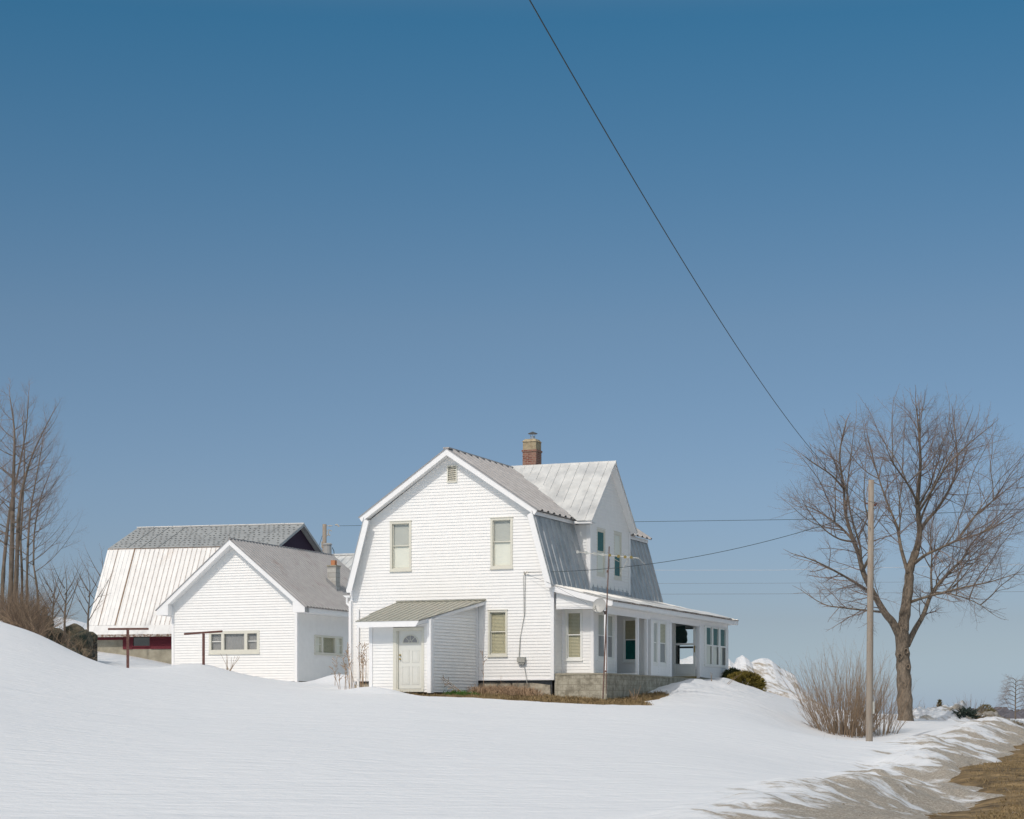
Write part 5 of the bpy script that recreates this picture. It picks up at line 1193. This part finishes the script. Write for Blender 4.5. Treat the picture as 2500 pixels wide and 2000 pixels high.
# ------------------------------------------------------------------ poles, posts, wires
up_ = V3(at(2122, 1829, 67)); tp_ = at(2127, 1172, 67)
U = thing('utility_pole', 'weathered wooden utility pole standing in the snow in front of the maple', 'utility pole', up_)
mb = MB(); mb.tube([V3((0, 0, -.5)), V3((0, 0, .0)), (tp_ - up_) * .5, tp_ - up_], [.125, .122, .112, .098], 16); mb.build('shaft', M['wood'], U, True)
mb = MB(); mb.box(.115, .135, -.09, .05, 1.55, 2.0)
pl0 = at(2129, 1710, 66.87) - up_; mb.v = []; mb.f = []; mb.mi = []
mb.box(.10, .15, -.13, -.04, 1.20, 1.62); mb.box(.12, .16, -.135, -.125, 1.22, 1.60); mb.build('tag_plate', M['alu'], U)
mb = MB(); a = at(2142, 1231, 66.9) - up_; mb.tube([V3((.09, 0, a.z)), V3((.2, -.05, a.z)), V3((.26, -.06, a.z))], [.02, .02, .03], 6); mb.tube([V3((.18, -.05, a.z - .06)), V3((.24, -.06, a.z + .05))], .035, 8); mb.tube([V3((-.12, -.06, a.z + .02)), V3((-.07, -.09, a.z + .02))], .03, 6); mb.build('insulator', M['rustred'], U)
mb = MB(); q = at(2123, 1290, 66.86) - up_; mb.tube([q + V3((math.cos(t) * .03, 0, math.sin(t) * .03)) for t in [k * .785 for k in range(9)]], .006, 4); mb.build('ring', M['dark_tin'], U)

T0 = V3(at(792, 1600, 122)); T0.z = ZO + 2.6
TP_ = thing('transformer_pole', 'far utility pole with a grey transformer can, between barn and farmhouse', 'utility pole', T0)
def tl(px, py, Y=122): return at(px, py, Y) - T0
mb = MB(); mb.tube([V3((0, 0, -.6)), tl(792.3, 1280)], [.16, .125], 12); mb.build('shaft', M['wood'], TP_, True)
mb = MB(); c = tl(800.5, 1354); mb.tube([c + V3((0, -.25, -.2)), c + V3((0, -.25, .55))], [.25, .25], 16); mb.tube([c + V3((0, -.25, .56)), c + V3((0, -.25, .64)), c + V3((0, -.25, .68))], [.29, .29, .2], 16); mb.build('transformer', M['dish'], TP_, False)
mb = MB(); b = tl(799, 1285); mb.tube([tl(797, 1284), tl(802, 1284), tl(804, 1284), tl(812, 1284)], [.02, .02, .05, .02], 6); mb.tube([tl(797, 1297), tl(803, 1293), tl(801, 1304), tl(806, 1308)], [.03, .03, .05, .05], 6); mb.tube([tl(803, 1293), tl(810, 1297)], .03, 6); mb.tube([tl(797, 1309), tl(804, 1304)], .03, 6); mb.tube([tl(786, 1322), tl(786, 1338)], .05, 6); mb.tube([tl(818, 1282), tl(823, 1281), tl(828, 1286)], .05, 6)
mb.build('hardware', M['ceramic'], TP_)
mb = MB(); mb.tube([tl(787, 1308), tl(778, 1335), tl(772, 1352)], .012, 4); mb.tube([tl(811, 1337), tl(815, 1345), tl(816, 1356)], .02, 4); mb.build('jumper_wire', M['black_wire'] if 'black_wire' in M else M['wire'], TP_)

def wire(label, pts, r, matn='wire', n=None, sag=None, group='overhead wires'):
    pts = [V3(p) for p in pts]
    if sag is not None:
        a, b = pts; pts = [a.lerp(b, k / 24) - V3((0, 0, sag * 4 * (k / 24) * (1 - k / 24))) for k in range(25)]
    mb = MB(); o = pts[0]; mb.tube([p - o for p in pts], r, 5); ob = mb.build('overhead_wire', M[matn]); ob.location = o; return tag(ob, label, 'wire', group)
# thick service cable coming overhead from behind the camera
xa, ya, xb, yb_ = 43 / F * 19, 19.0, at(2142, 1231, 67).x, 66.9
ctl = [(19, 1742 / F * 19), (26.3, (HY - 565) / F * 26.3), (35.9, (HY - 925) / F * 35.9), (45.7, (HY - 1105) / F * 45.7), (66.9, (HY - 1231) / F * 66.9)]
cf = np.polyfit([c[0] for c in ctl], [c[1] for c in ctl], 3); pts = []
for k in range(61):
    Y = -6 + (66.9 + 6) * k / 60
    z = np.polyval(cf, Y) if Y > 15 else np.polyval(cf, 15) + (15 - Y) * .085
    pts.append((xa + (xb - xa) * (Y - ya) / (yb_ - ya), Y, ZO + z))
wire('thick dark cable sweeping down from the top of the picture to the utility pole', pts, .0068)
ho = V3((*hw(-.92, -.14), ZO + 5.09))
wire('thin dark wire from the insulator on the gable wall to the utility pole', [ho, at(2137, 1240, 66.9)], .010, sag=.55)
wire('straight wire from the transformer pole past the back of the house into the maple', [tl(828, 1284) + T0, at(1985, 1268, 98), at(2560, 1240, 90)], .012, 'wire')
for py, m_2, r in ((1391, 'pale_wire', .012), (1424, 'grey_wire', .010), (1450, 'grey_wire', .012)):
    wire({1391: 'topmost pale wire of the three far lines right of the house', 1424: 'middle faint wire of the three far lines right of the house', 1450: 'lowest grey wire of the three far lines right of the house'}[py], [at(1300, py + 1.5, 150), at(1900, py + (1 if py == 1391 else 0), 145), at(2560, py - (14 if py == 1391 else 6), 140)], r * 1.05, m_2)
wire('thin cable from the gable insulator down to the porch corner', [V3((*hw(-.95, -.16), ZO + 5.0)), V3((*hw(.0, -.42), ZO + 4.66)), V3((*hw(1.4, -.3), ZO + 3.9))], .006, 'grey_wire')

# clothesline posts
def cpost(label, px, py, Y, top, xb0, xb1, yb0, yb1):
    b = at(px, py, Y); o = thing('clothesline_post', label, 'clothesline post', b, 0, 'T-shaped clothesline posts')
    h_ = (py - top) / F * Y; mb = MB(); mb.box(-.048, .048, -.045, .045, -.4, h_ - .04); mb.build('post', M['rustred'], o)
    l0 = at(xb0, yb0, Y) - b; l1 = at(xb1, yb1, Y) - b; mb = MB(); u = V3((0, 0, .04)); mb.prism([l0 - u, l1 - u, l1 + u, l0 + u], (0, .09, 0)); mb.v = [(x, y - .045, z) for x, y, z in mb.v]; mb.build('crossbar', M['rustred'], o)
cpost('red-brown T-shaped clothesline post in open snow in front of the barn', 312, 1645, 78, 1536, 264, 362.5, 1536, 1535.5)
cpost('red-brown T-shaped clothesline post with a tilted crossbar against the outbuilding', 497, 1627, 79, 1545, 449.5, 543, 1548, 1541.5)

# television antenna and satellite dish
ab = at(1472, 1699, 69.2); TA = thing('tv_antenna', 'old television antenna on a leaning rusty mast at the porch corner', 'antenna', ab)
def al(px, py, Y=69.2): return at(px, py, Y) - ab
mb = MB(); mb.tube([V3((0, 0, -.1)), al(1478, 1560), al(1484, 1420), al(1487.3, 1334)], [.026, .026, .022, .02], 8); mb.build('mast', M['mast'], TA)
mb = MB(); mb.tube([al(1479.5, 1694), al(1481, 1600), al(1480, 1530)], .016, 6); mb.tube([al(1476, 1640), al(1481, 1638)], .04, 6); mb.tube([al(1478, 1500), al(1478, 1492)], .045, 6); mb.tube([al(1483, 1398), al(1483, 1392)], .035, 6); mb.build('brace_rod', M['mast'], TA)
mb = MB(); mb.tube([al(1409, 1347.5), al(1486, 1356), al(1559, 1363)], .016, 6); mb.build('boom', M['alu'], TA)
bm = [(1410, 1348), (1431.5, 1350), (1452, 1352), (1471.5, 1354.5), (1488.5, 1356), (1510, 1358.5), (1526, 1360), (1541, 1361)]
for i, (x, y) in enumerate(bm):
    mb = MB(); p = al(x, y); d = V3((.13, 1, 0)).normalized() * (.75 + .07 * i); mb.tube([p - d + V3((0, 0, .02)), p, p + d + V3((0, 0, .02))], .006, 4); mb.tube([p - V3((0, .05, 0)), p + V3((0, .05, 0))], .055, 8); mb.build('element', M['brass'] if i > 3 else M['alu'], TA)
mb = MB(); mb.tube([al(1534, 1363), al(1528, 1375), al(1514, 1402)], .010, 4); mb.tube([al(1559, 1363), al(1566, 1370), al(1574, 1378)], .009, 4); mb.tube([al(1498, 1364), al(1512, 1372)], .009, 4); mb.build('bent_rod', M['alu'], TA)
mb = MB(); mb.tube([al(1488, 1365), al(1488.5, 1380), al(1484, 1400)], .006, 4); mb.build('lead_wire', M['wire'], TA)
ds = at(1463.5, 1479, 68.9); SDH = thing('satellite_dish', 'round grey satellite dish clamped to the antenna mast', 'satellite dish', ds)
mb = MB(); nrm = V3((-.45, -1, .28)).normalized(); ux = nrm.cross(V3((0, 0, 1))).normalized(); uy = ux.cross(nrm); rings = []
for j in range(7):
    q = j / 6; rings.append([(ux * math.cos(a) * q + uy * math.sin(a) * q * 1.06) * .245 + nrm * (.05 * q * q - .02) for a in [k * math.pi / 16 for k in range(32)]])
for j in range(6):
    for k in range(32): mb.poly([rings[j][k], rings[j][(k + 1) % 32], rings[j + 1][(k + 1) % 32], rings[j + 1][k]])
mb.tube(rings[6] + [rings[6][0]], .008, 5, cap=False); mb.build('reflector', M['dish'], SDH, True)
mb = MB(); mb.tube([uy * -.24, uy * -.27 + nrm * .18, uy * -.14 + nrm * .34], .012, 5); e = uy * -.13 + nrm * .34 - ux * -.02; mb.tube([e - nrm * .02, e + nrm * .06], [.035, .05], 8); e2 = uy * -.18 - ux * -.09 + nrm * .2; mb.tube([e2, e2 + nrm * .05], .045, 8); mb.build('feed_arm', M['plastic'], SDH)
mb = MB(); mb.tube([nrm * -.02, nrm * -.10 + V3((.06, 0, -.03)), al(1477, 1500) + ab - ds], .02, 6); mb.build('bracket', M['dark_tin'], SDH)

# markers in the snow, near the pole
b = gz(2090, 65.5, -.05); mb = MB(); mb.tube([V3((0, 0, 0)), V3((.01, 0, .74))], [.009, .007], 5); o = mb.build('marker_stake', M['pale_wire']); o.location = b; tag(o, 'thin pale upright stake in the snow left of the utility pole', 'stake')
for i, (px, lb) in enumerate(((2010, 'pale slanting rod in the snow, farther left of the pole'), (2041, 'pale slanting rod in the snow, nearer the upright stake'))):
    b = gz(px, 58, -.03); mb = MB(); mb.tube([V3((0, 0, 0)), V3((.33, 1.2, .62))], .004, 4); o = mb.build('marker_rod', M['pale_wire']); o.location = b; tag(o, lb, 'rod')
